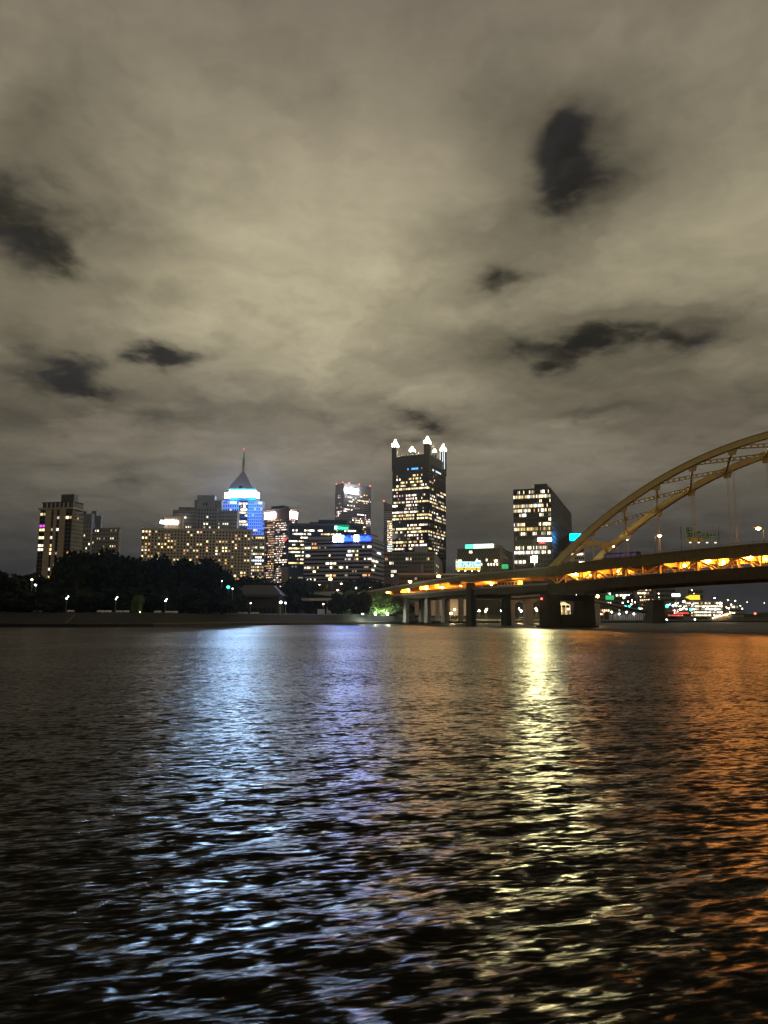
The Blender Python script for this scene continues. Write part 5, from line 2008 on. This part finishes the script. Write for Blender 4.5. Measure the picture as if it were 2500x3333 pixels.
LB2 = ['at the far left end', 'left of the pale statue lit by a lamp', 'right of the leftmost bench', 'behind the first twin lamp', 'between the first and second twin lamps', 'left of the second twin lamp', 'right of the second twin lamp', 'beside the lit conifer', 'behind the third twin lamp', 'midway between the third and fourth twin lamps', 'behind the fourth twin lamp', 'at the open end of the row']
for (px, yt_, D, wp), lb in zip(LOWT, LB2):
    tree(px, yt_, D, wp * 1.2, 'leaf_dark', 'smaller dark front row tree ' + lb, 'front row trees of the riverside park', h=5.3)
for (px, yt_, D, wp, m_, lb) in ((815, 1886, 445, 80, 'leaf_dark', 'dark tree behind the pavilion roof, left one'), (862, 1900, 450, 80, 'leaf_dark', 'dark tree behind the pavilion roof, right one'),
                             (925, 1891, 455, 70, 'leaf_dark', 'dark tree below the striped tower'), (972, 1893, 470, 80, 'leaf_dark', 'dark tree below the green glass office'), (1030, 1902, 480, 70, 'leaf_dark', 'dark tree behind the retaining ramp'),
                             (1135, 1893, 500, 80, 'leaf_dark', 'dark tree below the middle of the banded office'), (1190, 1890, 505, 80, 'leaf_dark', 'dark tree below the corner of the banded office'), (1250, 1897, 515, 80, 'leaf_dark', 'dark tree at the start of the loop ramp'),
                             (1112, 1932, 418, 62, 'leaf_dark', 'dark round tree beside the low white lamp'), (1172, 1934, 415, 50, 'leaf_dark', 'small dark tree between the two white park lamps'),
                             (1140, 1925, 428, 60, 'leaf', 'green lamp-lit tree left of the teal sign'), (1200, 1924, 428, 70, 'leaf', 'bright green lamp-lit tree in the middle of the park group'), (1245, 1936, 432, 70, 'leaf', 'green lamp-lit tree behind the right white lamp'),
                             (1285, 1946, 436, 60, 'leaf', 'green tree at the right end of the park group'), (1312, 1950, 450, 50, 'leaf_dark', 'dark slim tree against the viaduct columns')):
    tree(px, yt_, D, wp * 1.2, m_, lb, 'trees beyond the pavilion and overpass')
# the small uplit conifer-like tree
tree(452, 1943, 306, 34, 'leaf', 'small uplit green tree between the second and third lamps', None, h=5.3)
D, h = bank_at(452)
lamp_obj('ground_light', (Xat(455, 303, h), 303, h), .3, 'globe', 'ground spotlight under the small uplit green tree', None, 'lamp_warm', r=.16, cat='spotlight')
tree(85, 1950, 296, 30, 'leaf', 'small pale grey-green tree near the leftmost bench', None, h=5.3)
# teal lamp among trees and tiny lights
for (px, py, D, m_, r_, lb) in ((743, 1911, 340, 'teal_light', .75, 'teal traffic light at the edge of the dark trees'), (757, 1916, 340, 'lamp_white', .25, 'tiny white light right of the teal one'), (722, 1891, 338, 'lamp_white', .18, 'tiny white light high in the dark trees'),
                            (104, 1887, 292, 'lamp_warm', .35, 'yellow light above the trees at the tan tower base'), (116, 1904, 290, 'lamp_white', .35, 'white light just below the yellow one among the left trees'),
                            (1163, 1906, 500, 'teal_light', 1.2, 'teal lit traffic signal above the park trees'), (1190, 1914, 500, 'teal_light', .9, 'second teal traffic signal above the park trees'),
                            (1160, 1914, 499, 'lamp_warm', .6, 'amber light under the left teal signal')):
    a = P(px, py, D)
    e_ = empty('signal_light', a, lb, 'light')
    MB().ball(a, r_, .8).build('lens', m_, e_, smooth=True)
    MB().box(a.x - r_ * .8, a.x + r_ * .8, a.y + r_ * .3, a.y + r_ * 1.1, a.z - r_, a.z + r_).build('housing', 'slate', e_)
    MB().tube([(a.x, a.y + r_, a.z), (a.x, a.y + r_, BZ - .5)], [.09, .12], 6).build('pole', 'pole_grey', e_)

# ------------------------------------------------------------------ road signs
def gantry(px0, px1, yt, yb, D, zbase, lb, panels, lit):
    a, b = P(px0, yb, D), P(px1, yt, D)
    e_ = empty('overhead_sign', ((a.x + b.x) / 2, D, zbase), lb, 'road sign')
    for xx in (a.x - 1.5, b.x + 1.2):
        MB().tube([(xx, D + .6, zbase), (xx, D + .6, b.z)], [.22, .18], 8).build('post', 'pole_grey', e_)
    mb = MB()
    for zz in ((a.z + .6, b.z - .8) if lit else (a.z + 1.2, a.z + 2.0)):
        mb.bar((a.x - 1.5, D + .6, zz), (b.x + 1.2, D + .6, zz), .18, .18)
    n_ = 14 if lit else 0
    for i in range(n_):
        x_ = a.x + (b.x - a.x) * i / n_
        x2 = a.x + (b.x - a.x) * (i + 1) / n_
        mb.bar((x_, D + .6, a.z + .6), (x2, D + .6, b.z - .8), .1, .1)
    mb.build('truss', 'pole_grey', e_)
    Wt, Ht = b.x - a.x, b.z - a.z
    for (u0, u1, v0, v1, kind_) in panels:
        m_ = {'g': 'sign_lit_green' if lit else 'sign_green', 'y': 'sign_lit_yellow' if lit else 'sign_yellow', 'w': 'sign_lit_white', 'm': 'text_line'}[kind_]
        pn = MB().box(a.x + Wt * u0, a.x + Wt * u1, D - .1, D + .1, a.z + Ht * v0, a.z + Ht * v1).build('sign_panel', m_, e_)
        if kind_ == 'g':
            mb = MB()
            w_, h_ = Wt * (u1 - u0), Ht * (v1 - v0)
            for r in range(3):
                x_ = a.x + Wt * u0 + w_ * (.12 + .08 * (r % 2))
                z_ = a.z + Ht * v0 + h_ * (.2 + .27 * r)
                for c_ in range(6):
                    if R.random() < .85:
                        mb.box(x_ + c_ * w_ * .125, x_ + c_ * w_ * .125 + w_ * .1, D - .16, D - .11, z_, z_ + h_ * .13)
            # border
            x0_, x1_, z0_, z1_ = a.x + Wt * u0, a.x + Wt * u1, a.z + Ht * v0, a.z + Ht * v1
            g = .12
            mb.box(x0_, x1_, D - .15, D - .105, z0_, z0_ + g)
            mb.box(x0_, x1_, D - .15, D - .105, z1_ - g, z1_)
            mb.box(x0_, x0_ + g, D - .15, D - .105, z0_ + g, z1_ - g)
            mb.box(x1_ - g, x1_, D - .15, D - .105, z0_ + g, z1_ - g)
            mb.build('sign_lettering', 'sign_lit_white' if lit else 'white_paint', pn, kind='stuff')
        if kind_ == 'y':
            mb = MB()
            xc = a.x + Wt * (u0 + u1) / 2
            zc = a.z + Ht * (v0 + v1) / 2
            hh = Ht * (v1 - v0) * .35
            mb.prism([(xc - hh, D - .16), (xc + hh, D - .16), (xc + hh, D - .11), (xc - hh, D - .11)], zc - hh * .2, zc + hh * .3)
            mb.box(xc - hh * .3, xc + hh * .3, D - .16, D - .11, zc + hh * .3, zc + hh)
            mb.box(xc - hh * .5, xc + hh * .5, D - .16, D - .11, zc - hh, zc - hh * .2)
            mb.build('arrow', 'slate', pn)
    for i in range(4):
        x_ = a.x + Wt * (.1 + .27 * i)
        mb = MB().box(x_ - .3, x_ + .3, D - 1.6, D - 1.2, a.z - .5, a.z - .2)
        mb.build('sign_light', 'lamp_warm' if lit else 'w_cream', e_)
        MB().bar((x_, D - 1.4, a.z - .4), (x_, D + .5, a.z + .1), .08, .08).build('light_arm', 'pole_grey', e_)


gantry(1484, 1564, 1822, 1856, 432, 24, 'brightly lit green and yellow overhead road sign left of the viaduct deck',
       [(0, .21, .28, .82, 'g'), (.22, .66, .28, .82, 'g'), (.67, 1, .28, .8, 'g'), (0, .66, .02, .27, 'y'), (.67, 1, .02, .27, 'y'), (.0, .1, .83, 1, 'y'), (.11, .24, .83, 1, 'g'), (.8, 1, .81, .93, 'w')], True)
tg = tb(2280, 12, 38)
gantry(2232, 2330, 1714, 1764, B(tg, 12, 0).y, zU(tg) - .4, 'unlit green overhead road sign with yellow base spanning the bridge deck',
       [(.02, .24, .3, .95, 'g'), (.26, .52, .26, .72, 'g'), (.53, .76, .22, .66, 'g'), (.77, .98, .14, .55, 'g'), (.0, .26, .1, .28, 'y'), (.27, .56, .04, .24, 'y')], False)
a = P(1644, 1844, 392)
e_ = empty('direction_sign', (a.x, 392, zU(-60)), 'small green direction sign with white arrow beside the street lamp', 'road sign')
MB().box(a.x - 1.7, a.x + 1.7, 391.9, 392.05, a.z - 1.15, a.z + 1.15).build('sign_panel', 'sign_lit_lime', e_)
mb = MB()
mb.bar((a.x - .9, 391.85, a.z - .1), (a.x - .2, 391.85, a.z - .5), .04, .25)
mb.bar((a.x - .2, 391.85, a.z - .5), (a.x + 1.0, 391.85, a.z + .5), .04, .25)
mb.build('arrow', 'sign_green', e_)
MB().tube([(a.x, 392.2, zU(-60) - .5), (a.x, 392.2, a.z + 1)], [.1, .1], 6).build('post', 'pole_grey', e_)
a = P(1650, 1862, 390)
e_ = empty('warning_sign', (a.x, 390, zU(-60)), 'yellow diamond warning sign below the green direction sign', 'road sign')
MB().hexa([(a.x, 389.9, a.z - 1), (a.x + 1, 389.9, a.z), (a.x + 1, 390, a.z), (a.x, 390, a.z - 1), (a.x - 1, 389.9, a.z), (a.x, 389.9, a.z + 1), (a.x, 390, a.z + 1), (a.x - 1, 390, a.z)]).build('sign_panel', 'sign_lit_yellow', e_)
MB().tube([(a.x, 390.2, zU(-60) - .5), (a.x, 390.2, a.z)], [.08, .08], 6).build('post', 'pole_grey', e_)

# ------------------------------------------------------------------ vehicles
def vehicle(name, o, u, L_, Wd, H, body, lb, cat, gr=None, lights=True, bus=False):
    """o = ground centre, u = heading"""
    u = Vector(u).normalized()
    n = Vector((-u.y, u.x))
    e_ = empty(name, o, lb, cat, gr)
    z = o[2]
    mb = MB()
    if bus:
        mb.obox(o, u, n, -L_ / 2, L_ / 2, -Wd / 2, Wd / 2, z + .35, z + H)
        mb.build('body', body, e_)
        for s_ in (-1, 1):
            for i in range(6):
                q = MB().obox(o, u, n, -L_ / 2 + .6 + i * (L_ - 1) / 6, -L_ / 2 + .3 + (i + .9) * (L_ - 1) / 6, s_ * (Wd / 2) - .01, s_ * (Wd / 2 + .03), z + H * .5, z + H * .85)
                q.build('window', 'bus_window' if name == 'bus' else 'slate', e_)
    else:
        mb.obox(o, u, n, -L_ / 2, L_ / 2, -Wd / 2, Wd / 2, z + .3, z + H * .58)
        mb.build('body', body, e_)
        q = MB()
        c8 = []
        for (zz, f0, f1, k_) in ((z + H * .58, -.32, .25, .46), (z + H, -.22, .12, .4)):
            for (a_, b_) in ((f0, -k_), (f1, -k_), (f1, k_), (f0, k_)):
                c8.append((o[0] + u.x * a_ * L_ + n.x * b_ * Wd, o[1] + u.y * a_ * L_ + n.y * b_ * Wd, zz))
        q.hexa(c8)
        q.build('cabin', 'dark_glass', e_)
        q = MB().obox(o, u, n, -.2 * L_, .1 * L_, -.38 * Wd, .38 * Wd, z + H, z + H + .05)
        q.build('roof', body, e_)
    rw = .48 if bus else .33
    for s_ in (-1, 1):
        for a_ in (-.32, .32):
            c = Vector((o[0], o[1], 0)) + Vector((u.x * a_ * L_ + n.x * s_ * Wd * .46, u.y * a_ * L_ + n.y * s_ * Wd * .46, z + rw))
            MB().tube([c - Vector((n.x, n.y, 0)) * .12, c + Vector((n.x, n.y, 0)) * .12], [rw, rw], 12).build('wheel', 'tyre', e_)
        q = MB().obox(o, u, n, L_ / 2, L_ / 2 + .06, s_ * Wd * .35 - .2, s_ * Wd * .35 + .2, z + .6, z + .85)
        q.build('headlight', 'lamp_warm' if lights else 'white_paint', e_)
        q = MB().obox(o, u, n, -L_ / 2 - .06, -L_ / 2, s_ * Wd * .35 - .25, s_ * Wd * .35 + .25, z + .7, z + 1.1)
        q.build('tail_light', 'red_light' if lights else 'car_red', e_)
    return e_


tq = tb(2030, 6, 30)
vehicle('bus', B(tq, 5, zU(tq) - .5 + .02), -BU, 17, 2.6, 3.6, 'car_dark', 'long dark bus with red tail lights crossing the upper deck', 'bus', bus=True)
tq = tb(1925, 6, 30)
vehicle('car', B(tq, 5, zU(tq) - .5 + .02), BU, 4.6, 1.9, 1.6, 'car_red', 'red car with lights on behind the arch foot on the upper deck', 'car')
tq = tb(1660, 6, 20)
vehicle('truck', B(tq, 6, zL(tq) - .3 + .02), BU, 15, 2.6, 3.7, 'white_paint', 'pale box truck travelling on the lower viaduct deck', 'truck', bus=True)
for (px, D, m_, lb) in ((1370, 492, 'car_white', 'white car parked under the viaduct beside the pale columns'), (1700, 640, 'car_white', 'white car parked on the far plaza between the pale columns'), (1838, 645, 'car_dark', 'dark car seen through the left of the pier opening'),
                    (1856, 648, 'car_white', 'pale car seen through the right of the pier opening')):
    D_, h = bank_at(px)
    vehicle('car', (Xat(px, D, h), D, h + .01 if px < 1500 else BZ - 2.4), (1, -.15), 4.6, 1.9, 1.55, m_, lb, 'car', 'cars parked near the bridge', lights=False)

# low fence along the lit wharf
fe = None
pts = []
for px in range(1446, 1760, 6):
    D_, h = bank_at(px)
    pts.append(Vector((Xat(px, D_ + 17, h), D_ + 17, h)))
fe = empty('wharf_fence', pts[len(pts) // 2], 'low post and rail fence along the edge of the lit wharf', 'fence')
mb = MB()
for a, b in zip(pts, pts[1:]):
    mb.bar(a + Vector((0, 0, 1.1)), b + Vector((0, 0, 1.1)), .08, .1)
    mb.bar(a + Vector((0, 0, .55)), b + Vector((0, 0, .55)), .06, .06)
mb.build('rail', 'slate', fe)
for q in pts:
    MB().box(q.x - .09, q.x + .09, q.y - .09, q.y + .09, q.z, q.z + 1.3).build('post', 'slate', fe)

# ------------------------------------------------------------------ the far bank under the bridge
fp = empty('river_pier', P(2143, 2027, 640), 'dark stone pier standing alone in the river beyond the bridge', 'bridge pier')
a, b = P(2121, 2028, 620), P(2167, 2028, 620)
c, d = P(2126, 1957, 620), P(2160, 1957, 620)
MB().hexa([(a.x, 618, -2), (b.x, 618, -2), (b.x, 640, -2), (a.x, 640, -2), (c.x, 620, c.z), (d.x, 620, c.z), (d.x, 638, c.z), (c.x, 638, c.z)]).build('shaft', 'concrete_dark', fp)
MB().box(c.x - .8, d.x + .8, 619, 639, c.z, c.z + 1.2).build('cap', 'concrete_dark', fp)
# colonnade of the waterside car park
cn = empty('colonnade', P(2060, 2020, 660), 'long lit colonnade of pale columns at the far waterline', 'colonnade')
for i in range(22):
    px = 1985 + i * 6.6
    x_ = Xat(px, 660, 6)
    MB().tube([(x_, 660, 1.2), (x_, 660, P(px, 1996, 660).z)], [.55, .5], 8).build('column', 'concrete', cn)
a, b = P(1978, 1994, 658), P(2125, 1994, 658)
MB().box(a.x, b.x, 658, 672, a.z - .7, a.z + .8).build('deck_slab', 'concrete_dark', cn)
MB().box(a.x, b.x, 671, 672, 1, a.z - .7).build('back_wall', 'concrete_dark', cn)
MB().box(a.x - 4, b.x + 4, 652, 672, .2, 1.2).build('quay_slab', 'concrete_dark', cn)
for i in range(6):
    px = 1992 + i * 24
    x_ = Xat(px, 656, 4)
    e_ = lamp_obj('quay_lamp', (x_, 656, 1.2), P(px, 1994 + (i % 2) * 6, 656).z - 1.2, 'globe', ('white quay lamp at the left end of the far colonnade', 'second white quay lamp along the far colonnade', 'third white quay lamp along the far colonnade', 'white quay lamp just right of the colonnade middle', 'white quay lamp before the right part of the colonnade', 'white quay lamp at the colonnade end beside the lone pier')[i], 'lamps along the far colonnade', 'lamp_white', r=.7)

# city blocks low on the right, seen under the deck
def far_block(cx, yt, D, xL, xR, label, wall, nc, nr, pr, cols, zb=BZ, name='office_building', cat='building', fw=.7, ybot=2005, base=.05):
    p = building(name, cx, yt, D, xL, xR, 8, label, cat=cat, wall=wall)
    facade(p.e, p.left(), max(P(cx, ybot, D).z, zb), p.z1 - .6, nc, nr, fw, .5, randrows(nr, nc, pr, cols, base=base), wall, rec=.3, budget=60)
    return p


GC = ('w_white', 'w_cream', 'w_yellow', 'w_warm')
far_block(1990, 1920, 880, 1925, 1998, 'dark office block behind the side ramp just right of the portal pier', 'brown_clad', 10, 7, .5, GC)
far_block(2065, 1906, 930, 1998, 2072, 'dark office block with scattered white windows above the colonnade', 'grey_stone_dark', 10, 8, .4, GC)
far_block(2128, 1912, 900, 2076, 2136, 'brown block with a vertical strip of lit windows left of the lone pier', 'brown_clad', 8, 8, .5, GC)
far_block(2200, 1915, 960, 2136, 2206, 'grey block behind the lone river pier', 'grey_stone_dark', 9, 6, .2, ('w_dim',))
far_block(2290, 1916, 990, 2240, 2300, 'dark block behind the yellow arrow sign', 'grey_stone_dark', 8, 5, .3, ('w_dim', 'w_cream'))
# brightly lit stepped garage with crowded lights
pg = far_block(2352, 1957, 820, 2212, 2372, 'brightly lit low multi level building crowded with white and yellow lights', 'concrete', 22, 5, 1.0, ('w_white', 'w_cream', 'w_white', 'w_yellow'), fw=.8, ybot=2008, base=.4)
far_block(2255, 1990, 760, 2168, 2262, 'low red lit shop row by the far water', 'red_granite', 14, 2, 1, ('text_red', 'w_orange', 'w_pink'), ybot=2012, base=.3)
far_block(2420, 1968, 900, 2376, 2440, 'pale low building right of the crowded garage', 'concrete', 8, 3, .4, ('w_dim', 'w_cream'))
# curved yellow-lit ramp by the water
yr = empty('lit_ramp', P(2350, 2010, 770), 'curved ramp washed in yellow light at the far waterline', 'ramp')
a, b = P(2318, 2020, 765), P(2382, 2000, 765)
MB().hexa([(a.x, 765, .5), (b.x, 765, 3.5), (b.x, 772, 3.5), (a.x, 772, .5), (a.x, 765, a.z + 2.0), (b.x, 765, b.z + 1), (b.x, 772, b.z + 1), (a.x, 772, a.z + 2.0)]).build('ramp_wall', 'tan_stone', yr)
mb = MB()
for i in range(9):
    k_ = i / 8
    x_ = a.x + (b.x - a.x) * k_
    z_ = a.z + 2 + (b.z - a.z - 1) * k_
    MB().ball((x_, 763, z_ + .8), .45).build('lamp', 'lamp_warm', yr)

# lights: (column, row, distance, colour, radius)
FL = [(1920, 1949, 700, 'lamp_warm', .8), (1985, 1933, 800, 'lamp_white', 1.2), (2031, 1946, 800, 'lamp_white', 1.5), (2040, 1936, 850, 'lamp_white', .7), (2048, 1936, 850, 'lamp_white', .7),
      (2103, 1957, 800, 'lamp_warm', 1.5), (2144, 1932, 850, 'lamp_warm', .9), (2027, 1962, 780, 'lamp_warm', 1.0), (2055, 1967, 780, 'lamp_warm', 1.0), (2085, 1942, 850, 'lamp_warm', .7),
      (2145, 1944, 850, 'lamp_white', .5), (2170, 2018, 700, 'lamp_white', 1.5), (2226, 1958, 800, 'lamp_white', 1.9), (2345, 1964, 800, 'lamp_white', 2.2), (2328, 1983, 790, 'lamp_white', 1.9),
      (2326, 1947, 850, 'lamp_white', 1.1), (2369, 1953, 850, 'lamp_warm', .7), (2393, 1956, 850, 'lamp_warm', 1.0), (2416, 1981, 850, 'lamp_white', .9), (2410, 1972, 880, 'lamp_white', .7), (2372, 1980, 820, 'lamp_white', 1.2), (2380, 1968, 830, 'lamp_warm', 1.1),
      (2198, 1970, 800, 'lamp_warm', 1.3), (2190, 1971, 800, 'lamp_white', 1.2), (2226, 1978, 790, 'lamp_white', 1.5), (2214, 1984, 780, 'lamp_white', 1.5), (2290, 1975, 790, 'lamp_warm', 1.3), (2262, 2016, 735, 'lamp_white', 1.0),
      (1945, 2006, 640, 'lamp_warm', 1.0), (1918, 1998, 640, 'lamp_warm', 1.0), (2252, 1921, 980, 'lamp_white', .8), (2258, 1932, 960, 'lamp_warm', .6), (2432, 1960, 950, 'lamp_warm', .5), (2488, 1963, 950, 'lamp_warm', .6)]
for i in range(46):
    px_ = R.choice((R.uniform(1922, 2118), R.uniform(2172, 2215), R.uniform(2210, 2400)))
    FL.append((px_, R.uniform(1948, 1996) if px_ < 2215 else R.uniform(1962, 2004), R.uniform(745, 800), R.choice(('lamp_warm', 'lamp_warm', 'lamp_white', 'sodium_dim', 'red_beacon', 'teal_light')), R.uniform(.45, 1.0)))
CN = {'lamp_warm': 'warm white', 'lamp_white': 'cool white', 'sodium_dim': 'orange', 'red_beacon': 'red', 'teal_light': 'teal'}
for (px, py, D, m_, r_) in FL:
    a = P(px, py, D)
    e_ = empty('city_lamp', (a.x, D, BZ - 3), 'distant %s lamp %s' % (CN[m_], 'between the portal pier and the lone pier' if px < 2120 else ('just right of the lone river pier' if px < 2215 else ('around the crowded garage' if px < 2372 else 'on the dark bank past the garage'))), 'street lamp', 'distant street lamps seen under the bridge deck')
    MB().ball(a, r_ * .62, .85, 8, 5).build('globe', m_, e_, smooth=True)
    MB().tube([(a.x, D, BZ - 3), (a.x, D, a.z)], [.14, .1], 5).build('pole', 'pole_grey', e_)
for (px, py, D, m_, r_, lb) in ((2036, 1974, 780, 'teal_light', 1.5, 'teal traffic light, left of the touching pair'), (2048, 1974, 780, 'teal_light', 1.5, 'teal traffic light, right of the touching pair'), (2080, 1980, 780, 'teal_light', 1.2, 'teal traffic light above the far colonnade'),
                            (2123, 1977, 770, 'teal_light', 1.5, 'teal traffic light just left of the lone pier'), (2171, 1973, 780, 'teal_light', 2.2, 'teal traffic light just right of the lone pier'), (2249, 1984, 770, 'teal_light', 2.0, 'teal traffic light before the crowded garage'),
                            (2458, 1997, 800, 'red_light', 1.4, 'lone red light low over the dark far bank'), (1966, 1991, 640, 'red_light', 1.0, 'red traffic light right of the portal pier')):
    a = P(px, py, D)
    e_ = empty('traffic_light', (a.x, D, BZ - 3), lb, 'traffic light')
    MB().ball(a, r_ * .75, 1, 8, 6).build('lens', m_, e_, smooth=True)
    MB().box(a.x - r_ * .6, a.x + r_ * .6, D + r_ * .3, D + r_, a.z - r_, a.z + r_).build('housing', 'slate', e_)
    MB().tube([(a.x, D + .8, BZ - 3), (a.x, D + .8, a.z)], [.14, .1], 5).build('pole', 'pole_grey', e_)
for (x0_, x1_, y0_, y1_, D, m_, lb) in ((1972, 1998, 1938, 1952, 760, 'sign_lit_lime', 'green highway sign under the deck right of the portal pier'), (2187, 2214, 1932, 1942, 800, 'sign_lit_white', 'blown out white billboard under the bridge deck')):
    a, b = P(x0_, y1_, D), P(x1_, y0_, D)
    e_ = empty('billboard', ((a.x + b.x) / 2, D, BZ - 3), lb, 'sign')
    MB().box(a.x, b.x, D, D + .5, a.z, b.z).build('sign_panel', m_, e_)
    MB().tube([((a.x + b.x) / 2, D + .3, BZ - 3), ((a.x + b.x) / 2, D + .3, a.z)], [.3, .3], 8).build('post', 'pole_grey', e_)
a, b = P(2232, 1952, 800), P(2278, 1937, 800)
e_ = empty('arrow_sign', ((a.x + b.x) / 2, 800, BZ - 3), 'yellow illuminated sign pointing left like an arrow under the deck', 'sign')
zm = (a.z + b.z) / 2
MB().hexa([(a.x, 800, zm), (a.x + 5, 800, a.z), (a.x + 5, 801, a.z), (a.x, 801, zm), (a.x, 800, zm + .2), (a.x + 5, 800, b.z), (a.x + 5, 801, b.z), (a.x, 801, zm + .2)]).build('arrow_tip', 'sign_gold', e_)
MB().box(a.x + 5, b.x - 2.6, 800, 801, a.z, b.z).build('sign_panel', 'sign_gold', e_)
MB().box(b.x - 2.3, b.x, 800, 801, a.z, b.z).build('sign_panel', 'sign_gold', e_)
MB().tube([((a.x + b.x) / 2, 800.5, BZ - 3), ((a.x + b.x) / 2, 800.5, a.z)], [.4, .4], 8).build('post', 'pole_grey', e_)

# distant wooded hills closing the horizon
mb = MB()
pr_ = None
for i in range(120):
    px = -1200 + i * 42
    D = 2600
    h_ = 14 + 12 * math.sin(i * .31) + 9 * math.sin(i * .83 + 1) + 5 * math.sin(i * 2.1)
    h_ += 34 if px < 480 else (0 if px < 1900 else -8)
    x_ = Xat(px, D, 20)
    cur = (Vector((x_, D, 0)), Vector((x_, D + 60, max(8, h_ + 6))), Vector((x_ * 1.1, D + 500, max(8, h_ + 10))))
    if pr_:
        mb.quad(pr_[0], cur[0], cur[1], pr_[1])
        mb.quad(pr_[1], cur[1], cur[2], pr_[2])
    pr_ = cur
mb.build('hills', 'leaf_dark', None, kind='structure')

# flood lights on the hotel roofs that wash the pyramid tower blue
for (px, D, tx, ty, en, ang) in ((740, 775, 752, 1655, 1.0, 34), (835, 775, 832, 1660, 1.2, 34), (838, 780, 838, 1715, 1.2, 36), (718, 776, 730, 1640, .7, 26), (795, 770, 800, 1640, .5, 22)):
    a = P(px, 1735, D)
    tgt = P(tx, ty, 860)
    L_ = bpy.data.lights.new('flood_beam', 'SPOT')
    L_.energy = 210000 * en
    L_.color = (.02, .16, 1) if px != 795 else (.0, .7, 1)
    L_.spot_size = rad(ang)
    L_.spot_blend = .5
    L_.shadow_soft_size = .4
    lo = bpy.data.objects.new('flood_beam', L_)
    lo.location = a
    lo.rotation_euler = (tgt - a).to_track_quat('-Z', 'Y').to_euler()
    C.objects.link(lo)

# gabled kiosk and cars on the lit lot, seen through the opening of the portal pier
a, b = P(1812, 1990, 640), P(1860, 1990, 640)
e_ = empty('gabled_kiosk', ((a.x + b.x) / 2, 642, 3), 'small yellow lit gabled kiosk seen through the opening of the portal pier', 'kiosk')
z0_, z1_, z2_ = 3, P(1835, 1970, 640).z, P(1835, 1958, 640).z
mb = MB()
mb.v += [(a.x, 640, z1_), (b.x, 640, z1_), ((a.x + b.x) / 2, 640, z2_), (a.x, 652, z1_), (b.x, 652, z1_), ((a.x + b.x) / 2, 652, z2_)]
mb.f += [(0, 1, 2), (5, 4, 3), (0, 2, 5, 3), (1, 4, 5, 2), (0, 3, 4, 1)]
mb.build('roof', 'white_paint', e_)
for i in range(4):
    x_ = a.x + 1 + (b.x - a.x - 2) * i / 3
    MB().box(x_ - .3, x_ + .3, 640.5, 641.1, z0_, z1_).build('post', 'white_paint', e_)
MB().box(a.x + 1, b.x - 1, 646, 651, z0_, z1_ - 2).build('wall', 'tan_stone', e_)
for (px, D, yy, lb) in ((1820, 634, 1985, 'plaza lamp added to light the left of the pier opening'), (1850, 632, 1983, 'plaza lamp added to light the right of the pier opening'),
                    (1690, 560, 1983, 'added plaza lamp behind the pale ramp columns, left'), (1745, 580, 1982, 'added plaza lamp behind the pale ramp columns, right'), (1585, 545, 1984, 'added plaza lamp deep under the viaduct, right of the tall column'),
                    (1480, 530, 1985, 'added plaza lamp deep under the viaduct, left of the tall column'), (1425, 505, 1986, 'added plaza lamp between the leftmost viaduct columns'), (1930, 640, 1990, 'added plaza lamp right of the portal pier')):
    z_ = 3.2
    lamp_obj('plaza_lamp', (Xat(px, D, z_), D, z_), P(px, yy, D).z - z_, 'globe', lb, 'plaza lamps added to light the ground deeper under the bridge', 'plaza_light', r=.42)  # lamps added to brighten the plaza and the pier opening

# thin volume added to give the lights halos in place of lens bloom
hm = bpy.data.materials.new('bloom_haze')
hm.use_nodes = True
hm.node_tree.nodes.clear()
v_ = hm.node_tree.nodes.new('ShaderNodeVolumePrincipled')
v_.inputs['Density'].default_value = .000022
v_.inputs['Anisotropy'].default_value = .8
v_.inputs['Color'].default_value = (.9, .9, .9, 1)
oo = hm.node_tree.nodes.new('ShaderNodeOutputMaterial')
hm.node_tree.links.new(v_.outputs[0], oo.inputs['Volume'])
hz_ = MB().box(-9100, 9100, -250, 9100, -2.7, 245).build('bloom_haze', hm, None, kind='stuff')
S.cycles.volume_bounces = 0

# stone steps cut into the embankment by the leftmost lamp
D, h = bank_at(205)
e_ = empty('stone_steps', (Xat(205, D, 1.5), D + 2, 1.5), 'pale flight of stone steps down the bank beside the leftmost twin lamp', 'steps')
for i in range(9):
    z_ = 1.5 + (h - 1.5) * (i + 1) / 9
    y_ = D + 1.0 + 12.6 * i / 9
    xa = Xat(203 - i * 1.2, D, z_)
    MB().box(xa - 1.0, xa + 1.0, y_, y_ + 1.5, z_ - .5, z_ + .06).build('step', 'path_stone', e_)

for (px, D, lb) in ((1180, 421, 'added spotlight on the lawn left of the park trees it brightens'), (1222, 420, 'added spotlight on the lawn under the park trees it brightens'), (1262, 424, 'added spotlight on the lawn right of the park trees it brightens')):
    h = bank_at(px)[1]
    z_ = h + .4
    lamp_obj('ground_light', (Xat(px, D, z_), D, z_), .5, 'globe', lb, 'spotlights added to brighten the park trees', 'park_light', r=.42, cat='spotlight')  # uplights added among the park trees to brighten their foliage
